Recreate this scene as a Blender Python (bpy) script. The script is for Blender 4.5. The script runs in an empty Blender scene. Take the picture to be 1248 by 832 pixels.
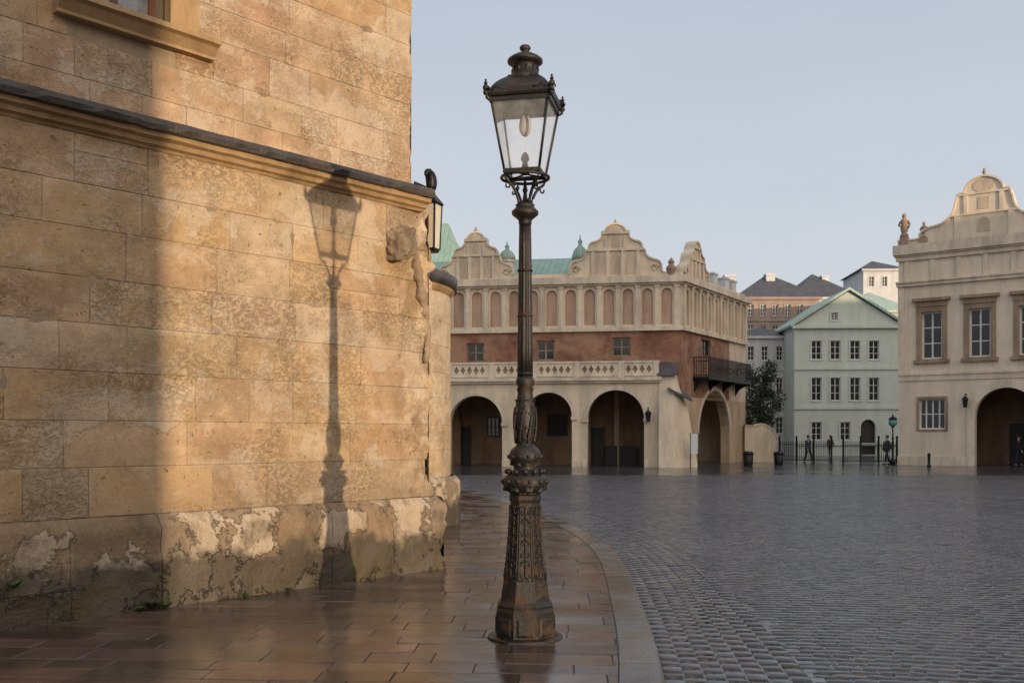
import bpy, bmesh, math, random
import numpy as np
from mathutils import Vector, Matrix, noise
from mathutils.geometry import tessellate_polygon
random.seed(7); rng=np.random.default_rng(7)
SC=bpy.context.scene; COL=SC.collection
F=1213.0; H=1.65; HZ=531.0
# ------------------------------------------------------------------ helpers
class MB:
    def __init__(s): s.v=[];s.f=[];s.m=[];s.sm=[]
    def add(s,vs,fs,mi=0,smooth=False):
        b=len(s.v); s.v+= [tuple(x) for x in vs]
        for f in fs: s.f.append(tuple(b+i for i in f)); s.m.append(mi); s.sm.append(smooth)
    def box(s,x0,x1,y0,y1,z0,z1,mi=0):
        s.add([(x0,y0,z0),(x1,y0,z0),(x1,y1,z0),(x0,y1,z0),(x0,y0,z1),(x1,y0,z1),(x1,y1,z1),(x0,y1,z1)],
              [(0,3,2,1),(4,5,6,7),(0,1,5,4),(1,2,6,5),(2,3,7,6),(3,0,4,7)],mi)
    def panel(s,outer,holes,y0,y1,mi=0):
        loops=[outer]+list(holes); flat=[p for l in loops for p in l]; n=len(flat)
        tris=tessellate_polygon([[Vector((p[0],p[1],0)) for p in l] for l in loops])
        vs=[(p[0],y0,p[1]) for p in flat]+[(p[0],y1,p[1]) for p in flat]
        fs=[tuple(t) for t in tris]+[tuple(n+i for i in reversed(t)) for t in tris]
        b=0
        for l in loops:
            k=len(l)
            for i in range(k):
                j=(i+1)%k; fs.append((b+i,b+j,n+b+j,n+b+i))
            b+=k
        s.add(vs,fs,mi)
    def prism(s,poly,axis,a0,a1,mi=0):
        n=len(poly)
        def P(a,p,q): return (a,p,q) if axis=='x' else (p,q,a)
        vs=[P(a0,*p) for p in poly]+[P(a1,*p) for p in poly]
        fs=[tuple(range(n)),tuple(range(2*n-1,n-1,-1))]+[(i,(i+1)%n,n+(i+1)%n,n+i) for i in range(n)]
        s.add(vs,fs,mi)
    def lathe(s,prof,n=16,c=(0,0,0),mi=0,rot=0,smooth=True,flute=0,nf=8):
        vs=[];fs=[]
        for r,z in prof:
            for i in range(n):
                a=rot+2*math.pi*i/n; rr=r*(1+flute*math.cos(nf*a))
                vs.append((c[0]+rr*math.cos(a),c[1]+rr*math.sin(a),c[2]+z))
        for k in range(len(prof)-1):
            for i in range(n):
                j=(i+1)%n; fs.append((k*n+i,k*n+j,(k+1)*n+j,(k+1)*n+i))
        fs.append(tuple(range(n-1,-1,-1))); fs.append(tuple((len(prof)-1)*n+i for i in range(n)))
        s.add(vs,fs,mi,smooth)
    def tube(s,pts,r,n=6,mi=0,smooth=True):
        pts=[Vector(p) for p in pts]; vs=[];fs=[]; N=len(pts)
        for i,p in enumerate(pts):
            t=(pts[min(i+1,N-1)]-pts[max(i-1,0)]).normalized()
            up=Vector((0,0,1)) if abs(t.z)<.9 else Vector((1,0,0))
            a=t.cross(up).normalized(); b=t.cross(a).normalized()
            rr=r[i] if isinstance(r,(list,tuple)) else r
            for k in range(n):
                w=2*math.pi*k/n+math.pi/n; vs.append(p+a*math.cos(w)*rr+b*math.sin(w)*rr)
        for i in range(N-1):
            for k in range(n):
                l=(k+1)%n; fs.append((i*n+k,i*n+l,(i+1)*n+l,(i+1)*n+k))
        fs.append(tuple(range(n-1,-1,-1))); fs.append(tuple((N-1)*n+k for k in range(n)))
        s.add(vs,fs,mi,smooth)
    def torus(s,R,z,r,n=32,mi=0,c=(0,0)):
        vs=[];fs=[];m=8
        for i in range(n):
            a=2*math.pi*i/n
            for k in range(m):
                w=2*math.pi*k/m; rr=R+r*math.cos(w); vs.append((c[0]+rr*math.cos(a),c[1]+rr*math.sin(a),z+r*math.sin(w)))
        for i in range(n):
            for k in range(m): fs.append((i*m+k,((i+1)%n)*m+k,((i+1)%n)*m+(k+1)%m,i*m+(k+1)%m))
        s.add(vs,fs,mi,True)
    def ball(s,c,r,mi=0,n=12,m=8):
        if not isinstance(r,(tuple,list)): r=(r,r,r)
        vs=[];fs=[]
        for j in range(m+1):
            t=math.pi*(j+.02*(j==0)-.02*(j==m))/m
            for i in range(n):
                a=2*math.pi*i/n; vs.append((c[0]+r[0]*math.sin(t)*math.cos(a),c[1]+r[1]*math.sin(t)*math.sin(a),c[2]+r[2]*math.cos(t)))
        for j in range(m):
            for i in range(n):
                k=(i+1)%n; fs.append((j*n+i,(j+1)*n+i,(j+1)*n+k,j*n+k))
        s.add(vs,fs,mi,True)
    def obj(s,name,parent=None,mats=(),loc=(0,0,0),rotz=0,recalc=True,**kw):
        me=bpy.data.meshes.new(name); me.from_pydata(s.v,[],s.f)
        for m in mats: me.materials.append(m)
        me.polygons.foreach_set('material_index',s.m); me.polygons.foreach_set('use_smooth',s.sm)
        if recalc:
            bm=bmesh.new(); bm.from_mesh(me); bmesh.ops.recalc_face_normals(bm,faces=bm.faces); bm.to_mesh(me); bm.free()
        me.update(); o=bpy.data.objects.new(name,me); COL.objects.link(o)
        o.location=loc; o.rotation_euler[2]=rotz
        if parent: o.parent=parent
        for k,v in kw.items(): o[k]=v
        return o
def root(name,label,cat,loc=(0,0,0),rotz=0,group=None):
    o=bpy.data.objects.new(name,None); COL.objects.link(o); o.location=loc; o.rotation_euler[2]=rotz; o.empty_display_size=.3
    o['label']=label;o['category']=cat
    if group:o['group']=group
    return o
def mesh_np(name,V,Fq,mats,cols=None,smooth=False):
    me=bpy.data.meshes.new(name); n=len(V); m=len(Fq)
    me.vertices.add(n); me.vertices.foreach_set('co',np.asarray(V,dtype=np.float32).ravel())
    me.loops.add(m*4); me.loops.foreach_set('vertex_index',np.asarray(Fq,dtype=np.int32).ravel())
    me.polygons.add(m); me.polygons.foreach_set('loop_start',np.arange(0,m*4,4,dtype=np.int32))
    try: me.polygons.foreach_set('loop_total',np.full(m,4,dtype=np.int32))
    except Exception: pass
    me.update(calc_edges=True); me.validate()
    me.polygons.foreach_set('use_smooth',np.full(len(me.polygons),smooth))
    if cols is not None:
        a=me.attributes.new('Col','FLOAT_COLOR','POINT'); a.data.foreach_set('color',np.asarray(cols,dtype=np.float32).ravel())
    for mm in mats: me.materials.append(mm)
    o=bpy.data.objects.new(name,me); COL.objects.link(o); return o
class Fr:
    """local frame of a facade: x along it, y into the building"""
    def __init__(s,X,Y,th): s.o=(X,Y); s.th=th; s.e=(math.cos(th),math.sin(th)); s.n=(-math.sin(th),math.cos(th))
    def S(s,u,o=0):
        k=(u-624)/F; return (k*(s.o[1]+o*s.n[1])-s.o[0]-o*s.n[0])/(s.e[0]-k*s.e[1])
    def W(s,x,o=0): return (s.o[0]+x*s.e[0]+o*s.n[0], s.o[1]+x*s.e[1]+o*s.n[1])
    def p(s,u,v,o=0):
        x=s.S(u,o); Y=s.W(x,o)[1]; return (x,H+(HZ-v)*Y/F)
    def L(s,X,Y):
        dx,dy=X-s.o[0],Y-s.o[1]; return (dx*s.e[0]+dy*s.e[1], dx*s.n[0]+dy*s.n[1])
# ------------------------------------------------------------------ materials
def nm(name):
    m=bpy.data.materials.new(name); m.use_nodes=True; nt=m.node_tree; b=nt.nodes['Principled BSDF']; return m,nt,b
def N(nt,t,**kw):
    n=nt.nodes.new(t)
    for k,v in kw.items():
        if hasattr(n,k) and not k[0].isupper(): setattr(n,k,v)
        else: n.inputs[k.replace('_',' ')].default_value=v
    return n
def coords(nt,scale=(1,1,1),kind='Object'):
    tc=nt.nodes.new('ShaderNodeTexCoord'); mp=nt.nodes.new('ShaderNodeMapping'); mp.inputs['Scale'].default_value=scale
    nt.links.new(tc.outputs[kind],mp.inputs['Vector']); return mp.outputs['Vector']
def noi(nt,vec,scale,detail=6,rough=.6,dist=0):
    n=N(nt,'ShaderNodeTexNoise',Scale=scale,Detail=min(detail,6),Roughness=rough,Distortion=dist); nt.links.new(vec,n.inputs['Vector']); return n.outputs['Fac']
def ramp(nt,fac,a,b,ca=(0,0,0,1),cb=(1,1,1,1)):
    r=nt.nodes.new('ShaderNodeValToRGB'); r.color_ramp.elements[0].position=a; r.color_ramp.elements[1].position=b
    r.color_ramp.elements[0].color=ca; r.color_ramp.elements[1].color=cb; nt.links.new(fac,r.inputs['Fac']); return r.outputs['Color']
def mix(nt,fac,a,b,bt='MIX'):
    m=nt.nodes.new('ShaderNodeMix'); m.data_type='RGBA'; m.blend_type=bt
    for sck,v in ((m.inputs[0],fac),(m.inputs[6],a),(m.inputs[7],b)):
        if isinstance(v,(int,float)): sck.default_value=v
        elif isinstance(v,tuple): sck.default_value=v if len(v)==4 else (*v,1)
        else: nt.links.new(v,sck)
    return m.outputs[2]
def mth(nt,op,a,b=0):
    m=nt.nodes.new('ShaderNodeMath'); m.operation=op
    for i,v in enumerate((a,b)):
        if isinstance(v,(int,float)): m.inputs[i].default_value=v
        else: nt.links.new(v,m.inputs[i])
    return m.outputs[0]
def bump(nt,b,h,strength,dist):
    n=nt.nodes.new('ShaderNodeBump'); n.inputs['Strength'].default_value=strength; n.inputs['Distance'].default_value=dist
    nt.links.new(h,n.inputs['Height']); nt.links.new(n.outputs['Normal'],b.inputs['Normal'])
def stone(name,c1,c2,scale=1.2,rough=.85,bs=.4,bd=.02,stain=.55,fine=14,metal=0):
    m,nt,b=nm(name); v=coords(nt); vs=coords(nt,(1.3,1.3,.3))
    c=mix(nt,ramp(nt,noi(nt,v,scale,4),.35,.65),c1,c2)
    c=mix(nt,ramp(nt,noi(nt,vs,.9,6,.68),.44,.66),c,tuple(x*stain for x in c1))if stain<1 else c
    c=mix(nt,.5,c,ramp(nt,noi(nt,v,fine,4,.7),.3,.7,(.72,.72,.72,1),(1.15,1.12,1.1,1)),'MULTIPLY')
    nt.links.new(c,b.inputs['Base Color']); b.inputs['Roughness'].default_value=rough; b.inputs['Metallic'].default_value=metal
    bump(nt,b,noi(nt,v,fine*.8,5,.7),bs,bd); return m
def plain(name,c,rough=.6,metal=0,var=.25,scale=6,bs=.15):
    m,nt,b=nm(name); v=coords(nt); c2=tuple(x*(1-var) for x in c)
    nt.links.new(mix(nt,ramp(nt,noi(nt,v,scale,4),.35,.65),c,c2),b.inputs['Base Color'])
    b.inputs['Roughness'].default_value=rough; b.inputs['Metallic'].default_value=metal
    if bs: bump(nt,b,noi(nt,v,scale*6,3),bs,.01)
    return m
def wallstone(name,patch=.58,damp=.5,pamt=.6):
    m,nt,b=nm(name); v=coords(nt); at=N(nt,'ShaderNodeAttribute',attribute_name='Col'); base=at.outputs['Color']; al=at.outputs['Alpha']
    f1=noi(nt,v,3.2,5,.62); f2=noi(nt,v,42,5,.75); f3=noi(nt,v,13,5,.7)
    c=mix(nt,1.0,base,ramp(nt,f1,.3,.72,(.70,.65,.60,1),(1.24,1.23,1.22,1)),'MULTIPLY')
    lowp=ramp(nt,noi(nt,v,.6,4,.6),.36,.66); c=mix(nt,mth(nt,'MULTIPLY',lowp,.5),c,(.48,.355,.215))
    # pitting: on the rougher blocks, and anywhere the wall is worn
    worn=ramp(nt,noi(nt,v,1.2,4,.6),.45,.65); pv=noi(nt,coords(nt,(1,1,1.5)),26,4,.75)
    pits=mth(nt,'MULTIPLY',mth(nt,'SUBTRACT',1.0,ramp(nt,pv,.37,.52)),mth(nt,'ADD',mth(nt,'MULTIPLY',al,.55),mth(nt,'MULTIPLY',worn,.45)))
    c=mix(nt,mth(nt,'MULTIPLY',pits,.55),c,mix(nt,1.0,c,(.42,.35,.29),'MULTIPLY'))
    spot=mth(nt,'SUBTRACT',1.0,ramp(nt,noi(nt,v,11,3,.8),.29,.36)); c=mix(nt,mth(nt,'MULTIPLY',spot,.65),c,(.15,.10,.06))
    big=mth(nt,'ADD',mth(nt,'MULTIPLY',noi(nt,v,1.35,2,.5),.70),mth(nt,'MULTIPLY',noi(nt,v,6,5,.74),.30)); pm=ramp(nt,big,patch,patch+.035)
    c=mix(nt,mth(nt,'MULTIPLY',pm,pamt),c,mix(nt,f3,(.40,.31,.22),(.66,.57,.46)))
    gm=ramp(nt,mth(nt,'ADD',mth(nt,'MULTIPLY',noi(nt,coords(nt,(1,1,.8)),1.5,3,.6),.68),mth(nt,'MULTIPLY',f3,.32)),.50,.64); c=mix(nt,mth(nt,'MULTIPLY',gm,.45),c,(.22,.14,.08))
    sm=ramp(nt,mth(nt,'ADD',mth(nt,'MULTIPLY',noi(nt,coords(nt,(.5,.5,2.4)),2.6,3,.6),.6),mth(nt,'MULTIPLY',f3,.4)),.54,.62); c=mix(nt,mth(nt,'MULTIPLY',sm,.42),c,(.58,.48,.36))
    sep=nt.nodes.new('ShaderNodeSeparateXYZ'); nt.links.new(v,sep.inputs[0])
    if damp:
        lo=mth(nt,'SUBTRACT',sep.outputs['Z'],mth(nt,'MULTIPLY',noi(nt,v,1.6,6),1.6)); lom=ramp(nt,lo,-.35,.65,(1,1,1,1),(0,0,0,1))
        c=mix(nt,mth(nt,'MULTIPLY',lom,damp),c,(.12,.085,.055))
    c=mix(nt,.4,c,ramp(nt,f2,.3,.7,(.6,.6,.6,1),(1.25,1.25,1.25,1)),'MULTIPLY')
    nt.links.new(c,b.inputs['Base Color']); b.inputs['Roughness'].default_value=.9
    h=mth(nt,'ADD',mth(nt,'MULTIPLY',f3,.55),mth(nt,'SUBTRACT',mth(nt,'MULTIPLY',f2,.35),mth(nt,'ADD',mth(nt,'MULTIPLY',pits,.9),mth(nt,'MULTIPLY',spot,.7))))
    h=mth(nt,'ADD',h,mth(nt,'MULTIPLY',pm,.5)); bump(nt,b,h,.85,.02); return m
def plinthstone(name):
    m,nt,b=nm(name); v=coords(nt); at=N(nt,'ShaderNodeAttribute',attribute_name='Col'); base=at.outputs['Color']
    f1=noi(nt,v,5,5,.65); f2=noi(nt,v,40,5,.75); f3=noi(nt,v,14,5,.7); sep=nt.nodes.new('ShaderNodeSeparateXYZ'); nt.links.new(v,sep.inputs[0])
    big=mth(nt,'ADD',mth(nt,'MULTIPLY',noi(nt,v,1.8,2,.5),.74),mth(nt,'MULTIPLY',f3,.26))
    core=mix(nt,.45,mix(nt,f1,(.10,.065,.038),(.32,.215,.13)),base)
    pl=mix(nt,f1,(.38,.30,.215),(.60,.50,.385)); pl=mix(nt,.25,pl,base)
    pm=ramp(nt,big,.495,.515); c=mix(nt,pm,core,pl)
    gm=ramp(nt,mth(nt,'ADD',mth(nt,'MULTIPLY',noi(nt,coords(nt,(1,1,.7)),2.6,3,.6),.70),mth(nt,'MULTIPLY',f3,.30)),.50,.61); c=mix(nt,mth(nt,'MULTIPLY',gm,.65),c,(.10,.075,.05))
    lo=mth(nt,'SUBTRACT',sep.outputs['Z'],mth(nt,'MULTIPLY',noi(nt,v,2.1,6),.8)); lom=ramp(nt,lo,-.3,.12,(1,1,1,1),(0,0,0,1)); c=mix(nt,mth(nt,'MULTIPLY',lom,.85),c,(.045,.035,.022))
    mm=mth(nt,'MULTIPLY',ramp(nt,noi(nt,v,2.2,6,.62),.50,.62),ramp(nt,sep.outputs['Z'],.15,.75,(1,1,1,1),(0,0,0,1))); c=mix(nt,mth(nt,'MULTIPLY',mm,.75),c,(.09,.072,.022))
    c=mix(nt,.45,c,ramp(nt,f2,.3,.7,(.5,.5,.5,1),(1.25,1.25,1.25,1)),'MULTIPLY')
    nt.links.new(c,b.inputs['Base Color']); nt.links.new(ramp(nt,lom,0,1,(.85,.85,.85,1),(.45,.45,.45,1)),b.inputs['Roughness'])
    h=mth(nt,'ADD',mth(nt,'MULTIPLY',f3,.6),mth(nt,'ADD',mth(nt,'MULTIPLY',f2,.3),mth(nt,'MULTIPLY',pm,1.0))); bump(nt,b,h,.9,.032); return m
def cobmat(name,geom):
    m,nt,b=nm(name); v=coords(nt,kind='Object')
    if geom:
        at=N(nt,'ShaderNodeAttribute',attribute_name='Col'); c=at.outputs['Color']
    else:
        br=N(nt,'ShaderNodeTexBrick',Scale=1.0,Mortar_Size=.018,Mortar_Smooth=1.0,Brick_Width=.19,Row_Height=.15)
        br.inputs['Color1'].default_value=(.07,.07,.08,1); br.inputs['Color2'].default_value=(.042,.042,.05,1); br.inputs['Mortar'].default_value=(.018,.018,.02,1)
        nt.links.new(mix(nt,.05,v,noi(nt,v,1.5,3),'ADD'),br.inputs['Vector']); c=br.outputs['Color']
    c=mix(nt,.7,c,ramp(nt,noi(nt,v,.35,5,.6),.3,.7,(.6,.58,.58,1),(1.3,1.28,1.3,1)),'MULTIPLY')
    c=mix(nt,.6,c,ramp(nt,noi(nt,v,60,4,.7),.3,.7,(.6,.6,.6,1),(1.4,1.4,1.4,1)),'MULTIPLY')
    nt.links.new(c,b.inputs['Base Color'])
    r=ramp(nt,noi(nt,v,.38,5,.62),.38,.62,(.10,.10,.10,1),(.24,.24,.24,1)); nt.links.new(r,b.inputs['Roughness'])
    b.inputs['IOR'].default_value=1.6
    h=mth(nt,'ADD',mth(nt,'MULTIPLY',noi(nt,v,32,5,.7),.3),noi(nt,v,9,2))
    if not geom: h=mth(nt,'SUBTRACT',h,mth(nt,'MULTIPLY',br.outputs['Fac'],1.0))
    bump(nt,b,h,.28,.0045 if geom else .005); return m
def slabmat(name,rl=.07,rh=.33,bs=.25):
    m,nt,b=nm(name); v=coords(nt); at=N(nt,'ShaderNodeAttribute',attribute_name='Col')
    c=mix(nt,.8,at.outputs['Color'],ramp(nt,noi(nt,v,1.6,6,.66),.3,.7,(.5,.46,.44,1),(1.45,1.38,1.32,1)),'MULTIPLY')
    c=mix(nt,.7,c,ramp(nt,noi(nt,v,50,4,.7),.3,.7,(.5,.5,.5,1),(1.4,1.4,1.4,1)),'MULTIPLY')
    nt.links.new(c,b.inputs['Base Color'])
    nt.links.new(ramp(nt,noi(nt,v,1.3,6,.7),.40,.62,(rl,rl,rl,1),(rh,rh,rh,1)),b.inputs['Roughness'])
    h=mth(nt,'ADD',noi(nt,v,4,4),mth(nt,'MULTIPLY',noi(nt,v,55,4,.7),.22)); bump(nt,b,h,bs,.010); return m
def brickmat(name,c1,c2,mo):
    m,nt,b=nm(name); tc=coords(nt); sp=nt.nodes.new('ShaderNodeSeparateXYZ'); nt.links.new(tc,sp.inputs[0]); cb=nt.nodes.new('ShaderNodeCombineXYZ')
    nt.links.new(mth(nt,'ADD',sp.outputs[0],sp.outputs[1]),cb.inputs[0]); nt.links.new(sp.outputs[2],cb.inputs[1])
    br=N(nt,'ShaderNodeTexBrick',Scale=1.0,Mortar_Size=.012,Brick_Width=.27,Row_Height=.085); nt.links.new(cb.outputs[0],br.inputs['Vector'])
    br.inputs['Color1'].default_value=(*c1,1);br.inputs['Color2'].default_value=(*c2,1);br.inputs['Mortar'].default_value=(*mo,1)
    c=mix(nt,.9,br.outputs['Color'],ramp(nt,noi(nt,tc,.7,6,.72),.32,.68,(.5,.45,.42,1),(1.4,1.35,1.3,1)),'MULTIPLY')
    c=mix(nt,mth(nt,'MULTIPLY',ramp(nt,noi(nt,tc,.5,5,.66),.46,.58),.65),c,(.40,.25,.16))
    nt.links.new(c,b.inputs['Base Color']); b.inputs['Roughness'].default_value=.9; return m
def coppermat(name,c1,c2,per=.6):
    m,nt,b=nm(name); v=coords(nt); w=N(nt,'ShaderNodeTexWave',Scale=1/per/2,Distortion=.0); nt.links.new(v,w.inputs['Vector']); w.bands_direction='X'; w.wave_profile='SAW'
    c=mix(nt,ramp(nt,noi(nt,coords(nt,(1,1,.4)),1.4,6),.35,.65),c1,c2); c=mix(nt,ramp(nt,w.outputs['Fac'],.9,.94),c,tuple(x*.6 for x in c1))
    nt.links.new(c,b.inputs['Base Color']); b.inputs['Roughness'].default_value=.6; return m
def metalmat(name,base,rust,amt=.55):
    m,nt,b=nm(name); v=coords(nt); f=ramp(nt,noi(nt,v,6,6,.72),amt,amt+.16)
    sp=nt.nodes.new('ShaderNodeSeparateXYZ'); nt.links.new(v,sp.inputs[0]); f=mth(nt,'MULTIPLY',f,ramp(nt,sp.outputs['Z'],0,1,(1.3,1.3,1.3,1),(.7,.7,.7,1)))
    c=mix(nt,mth(nt,'MINIMUM',mth(nt,'MULTIPLY',f,.85),1.0),base,rust); c=mix(nt,.6,c,ramp(nt,noi(nt,v,55,4),.3,.7,(.45,.45,.45,1),(1.6,1.6,1.6,1)),'MULTIPLY')
    nt.links.new(c,b.inputs['Base Color']); b.inputs['Metallic'].default_value=.1
    nt.links.new(ramp(nt,f,0,1,(.38,.38,.38,1),(.75,.75,.75,1)),b.inputs['Roughness']); bump(nt,b,noi(nt,v,38,5,.75),.75,.008); return m
def glassmat(name,op=.14,tint=(.8,.85,.9),ior=1.35):
    m,nt,b=nm(name); nt.nodes.remove(b); out=nt.nodes['Material Output']
    tr=nt.nodes.new('ShaderNodeBsdfTransparent'); gl=N(nt,'ShaderNodeBsdfGlossy',Roughness=.05); df=nt.nodes.new('ShaderNodeBsdfDiffuse'); df.inputs[0].default_value=(*tint,1)
    m1=nt.nodes.new('ShaderNodeMixShader'); m2=nt.nodes.new('ShaderNodeMixShader'); fr=N(nt,'ShaderNodeFresnel',IOR=ior)
    v=coords(nt); nt.links.new(ramp(nt,noi(nt,v,7,5),.3,.75,(op*.5,)*3+(1,),(op*1.7,)*3+(1,)),m1.inputs[0])
    nt.links.new(tr.outputs[0],m1.inputs[1]);nt.links.new(df.outputs[0],m1.inputs[2])
    nt.links.new(fr.outputs[0],m2.inputs[0]);nt.links.new(m1.outputs[0],m2.inputs[1]);nt.links.new(gl.outputs[0],m2.inputs[2]);nt.links.new(m2.outputs[0],out.inputs[0]); return m
M={}
M['wall']=wallstone('ashlar_stone',.535,.4,.5); M['upper']=wallstone('weathered_ashlar',.50,0,.6); M['plinth']=plinthstone('plinth_stone')
M['mortar']=stone('mortar',(.30,.23,.15),(.38,.29,.2)); M['gold']=stone('ochre_moulding',(.34,.215,.10),(.42,.285,.15),2,.75,.4,.012,.5)
M['slate']=stone('wet_slate',(.035,.03,.028),(.075,.06,.05),3,.4,.7,.02,.5); M['boss']=stone('carved_stone',(.38,.29,.20),(.24,.17,.115),4,.9,.9,.03,.4)
M['iron']=metalmat('cast_iron',(.014,.0125,.0115),(.07,.036,.02),.50); M['black']=plain('black_iron',(.018,.018,.02),.45,.5)
M['glass']=glassmat('lantern_glass',.17,(.78,.8,.82),ior=1.22); M['milk']=plain('milky_glass',(.62,.56,.46),.3,0,.12); M['bulb']=plain('bulb_glass',(.5,.48,.43),.2,0,.05)
M['wglass']=plain('window_glass',(.022,.026,.032),.06,0,.5,1.2,0); M['curtain']=plain('curtain',(.6,.6,.62),.9,0,.2,9)
M['cob']=cobmat('wet_cobbles',True); M['ground']=cobmat('wet_cobbles_far',False); M['slab']=slabmat('wet_slabs',.06,.30,.30); M['kerb']=slabmat('kerb_granite',.10,.36)
M['bed']=plain('joint_sand',(.025,.02,.016),.5,0,.4)
M['cream']=stone('cream_render',(.76,.64,.48),(.66,.55,.41),.8,.85,.3,.02,.68); M['trim']=stone('sandstone_trim',(.76,.66,.52),(.64,.55,.43),1.5,.85,.3,.02,.62)
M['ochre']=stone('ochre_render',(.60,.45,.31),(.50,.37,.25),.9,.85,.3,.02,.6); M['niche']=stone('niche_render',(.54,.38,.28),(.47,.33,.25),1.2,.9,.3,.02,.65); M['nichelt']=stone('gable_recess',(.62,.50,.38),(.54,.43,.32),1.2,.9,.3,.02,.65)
M['brick']=brickmat('old_brick',(.30,.12,.07),(.21,.085,.05),(.22,.155,.12)); M['copper']=coppermat('green_copper',(.21,.33,.28),(.28,.41,.35)); M['copperlt']=coppermat('pale_copper',(.31,.43,.37),(.37,.49,.43))
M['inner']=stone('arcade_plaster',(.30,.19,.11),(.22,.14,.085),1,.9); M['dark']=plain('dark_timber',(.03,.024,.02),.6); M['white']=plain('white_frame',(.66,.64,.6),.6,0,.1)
M['rcream']=stone('pale_render',(.76,.655,.52),(.68,.58,.46),.8,.85,.25,.02,.76); M['rtrim']=stone('window_stone',(.30,.205,.14),(.38,.28,.19),1.5,.85,.3,.02,.65)
M['mint']=stone('mint_render',(.56,.62,.56),(.50,.56,.51),.8,.9,.2,.02,.84); M['pink']=stone('pink_render',(.38,.28,.245),(.33,.25,.22),.8,.9,.2,.02,.75)
M['offw']=stone('offwhite_render',(.64,.65,.66),(.55,.56,.58),.8,.9,.2,.02,.8); M['roofd']=plain('hazed_dark_roof',(.09,.09,.105),.6,0,.4,2); M['roofr']=plain('brown_roof',(.14,.10,.08),.8,0,.4,2)  # dark roofs: distance haze is mixed into the colour, paler and bluer
M['bark']=stone('bark',(.08,.06,.04),(.05,.035,.025),4); M['leafg']=plain('foliage',(.035,.06,.025),.7,0,.6,1.5); M['leafd']=plain('foliage_dark',(.014,.027,.012),.8,0,.4,2); M['leafl']=plain('weed_leaf',(.07,.12,.03),.6,0,.4,20)
M['skin']=plain('skin',(.45,.27,.19),.6); M['hair']=plain('hair',(.03,.02,.015),.7); M['sign']=plain('sign_white',(.65,.66,.66),.4,0,.05); M['teal']=plain('teal_glass',(.12,.3,.32),.2)
# ------------------------------------------------------------------ camera, light
cam=bpy.data.cameras.new('camera'); co=bpy.data.objects.new('camera',cam); COL.objects.link(co); co.location=(0,0,H); co.rotation_euler=(math.radians(90),0,0)
cam.lens=35; cam.sensor_width=36; cam.shift_y=115/1248; cam.clip_end=6000; SC.camera=co
EL=math.radians(1.8); sd=Vector((.574*math.cos(EL),-.819*math.cos(EL),math.sin(EL)))
sun=bpy.data.lights.new('sun','SUN'); sun.energy=3.6; sun.angle=math.radians(.55); sun.color=(1,.76,.50)
so=bpy.data.objects.new('sun',sun); COL.objects.link(so); so.rotation_euler=(-sd).to_track_quat('-Z','Y').to_euler(); so.location=(20,-30,20)
w=bpy.data.worlds.new('World'); SC.world=w; w.use_nodes=True; nt=w.node_tree; nt.nodes.clear()
out=nt.nodes.new('ShaderNodeOutputWorld'); sky=nt.nodes.new('ShaderNodeTexSky'); sky.sky_type='NISHITA'; sky.sun_disc=False; sky.sun_elevation=EL; sky.sun_rotation=math.atan2(.574,-.819)
b1=nt.nodes.new('ShaderNodeBackground'); b1.inputs[1].default_value=.05; nt.links.new(sky.outputs[0],b1.inputs[0])
tc=nt.nodes.new('ShaderNodeTexCoord'); sp=nt.nodes.new('ShaderNodeSeparateXYZ'); nt.links.new(tc.outputs['Generated'],sp.inputs[0])
r=nt.nodes.new('ShaderNodeValToRGB'); cr=r.color_ramp; cr.elements[0].position=0; cr.elements[0].color=(.555,.585,.655,1); cr.elements[1].position=1; cr.elements[1].color=(.43,.475,.56,1)
for p,c in ((.15,(.535,.575,.655,1)),(.42,(.47,.52,.61,1))): e=cr.elements.new(p); e.color=c
nt.links.new(sp.outputs[2],r.inputs[0])
cl=N(nt,'ShaderNodeTexNoise',Scale=1.6,Detail=4.0,Roughness=.5); mp=nt.nodes.new('ShaderNodeMapping'); mp.inputs['Scale'].default_value=(1,1,3.5); nt.links.new(tc.outputs['Generated'],mp.inputs[0]); nt.links.new(mp.outputs[0],cl.inputs['Vector'])
veil=mix(nt,.7,r.outputs[0],ramp(nt,cl.outputs['Fac'],.3,.7,(.94,.94,.955,1),(1.06,1.055,1.045,1)),'MULTIPLY')
dt=nt.nodes.new('ShaderNodeVectorMath'); dt.operation='DOT_PRODUCT'; nt.links.new(tc.outputs['Generated'],dt.inputs[0]); dt.inputs[1].default_value=tuple(Vector((.574,-.819,.45)).normalized())
gl=mth(nt,'POWER',mth(nt,'MAXIMUM',dt.outputs['Value'],0),2.5)
glc=mix(nt,gl,(0,0,0),(1.15,.91,.64)); tot=mix(nt,1.0,veil,glc,'ADD')
b2=nt.nodes.new('ShaderNodeBackground'); nt.links.new(tot,b2.inputs[0]); b2.inputs[1].default_value=1.0
ad=nt.nodes.new('ShaderNodeAddShader'); nt.links.new(b1.outputs[0],ad.inputs[0]); nt.links.new(b2.outputs[0],ad.inputs[1]); nt.links.new(ad.outputs[0],out.inputs[0])
SC.view_settings.view_transform='Standard'; SC.view_settings.look='None'; SC.view_settings.exposure=0
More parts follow.
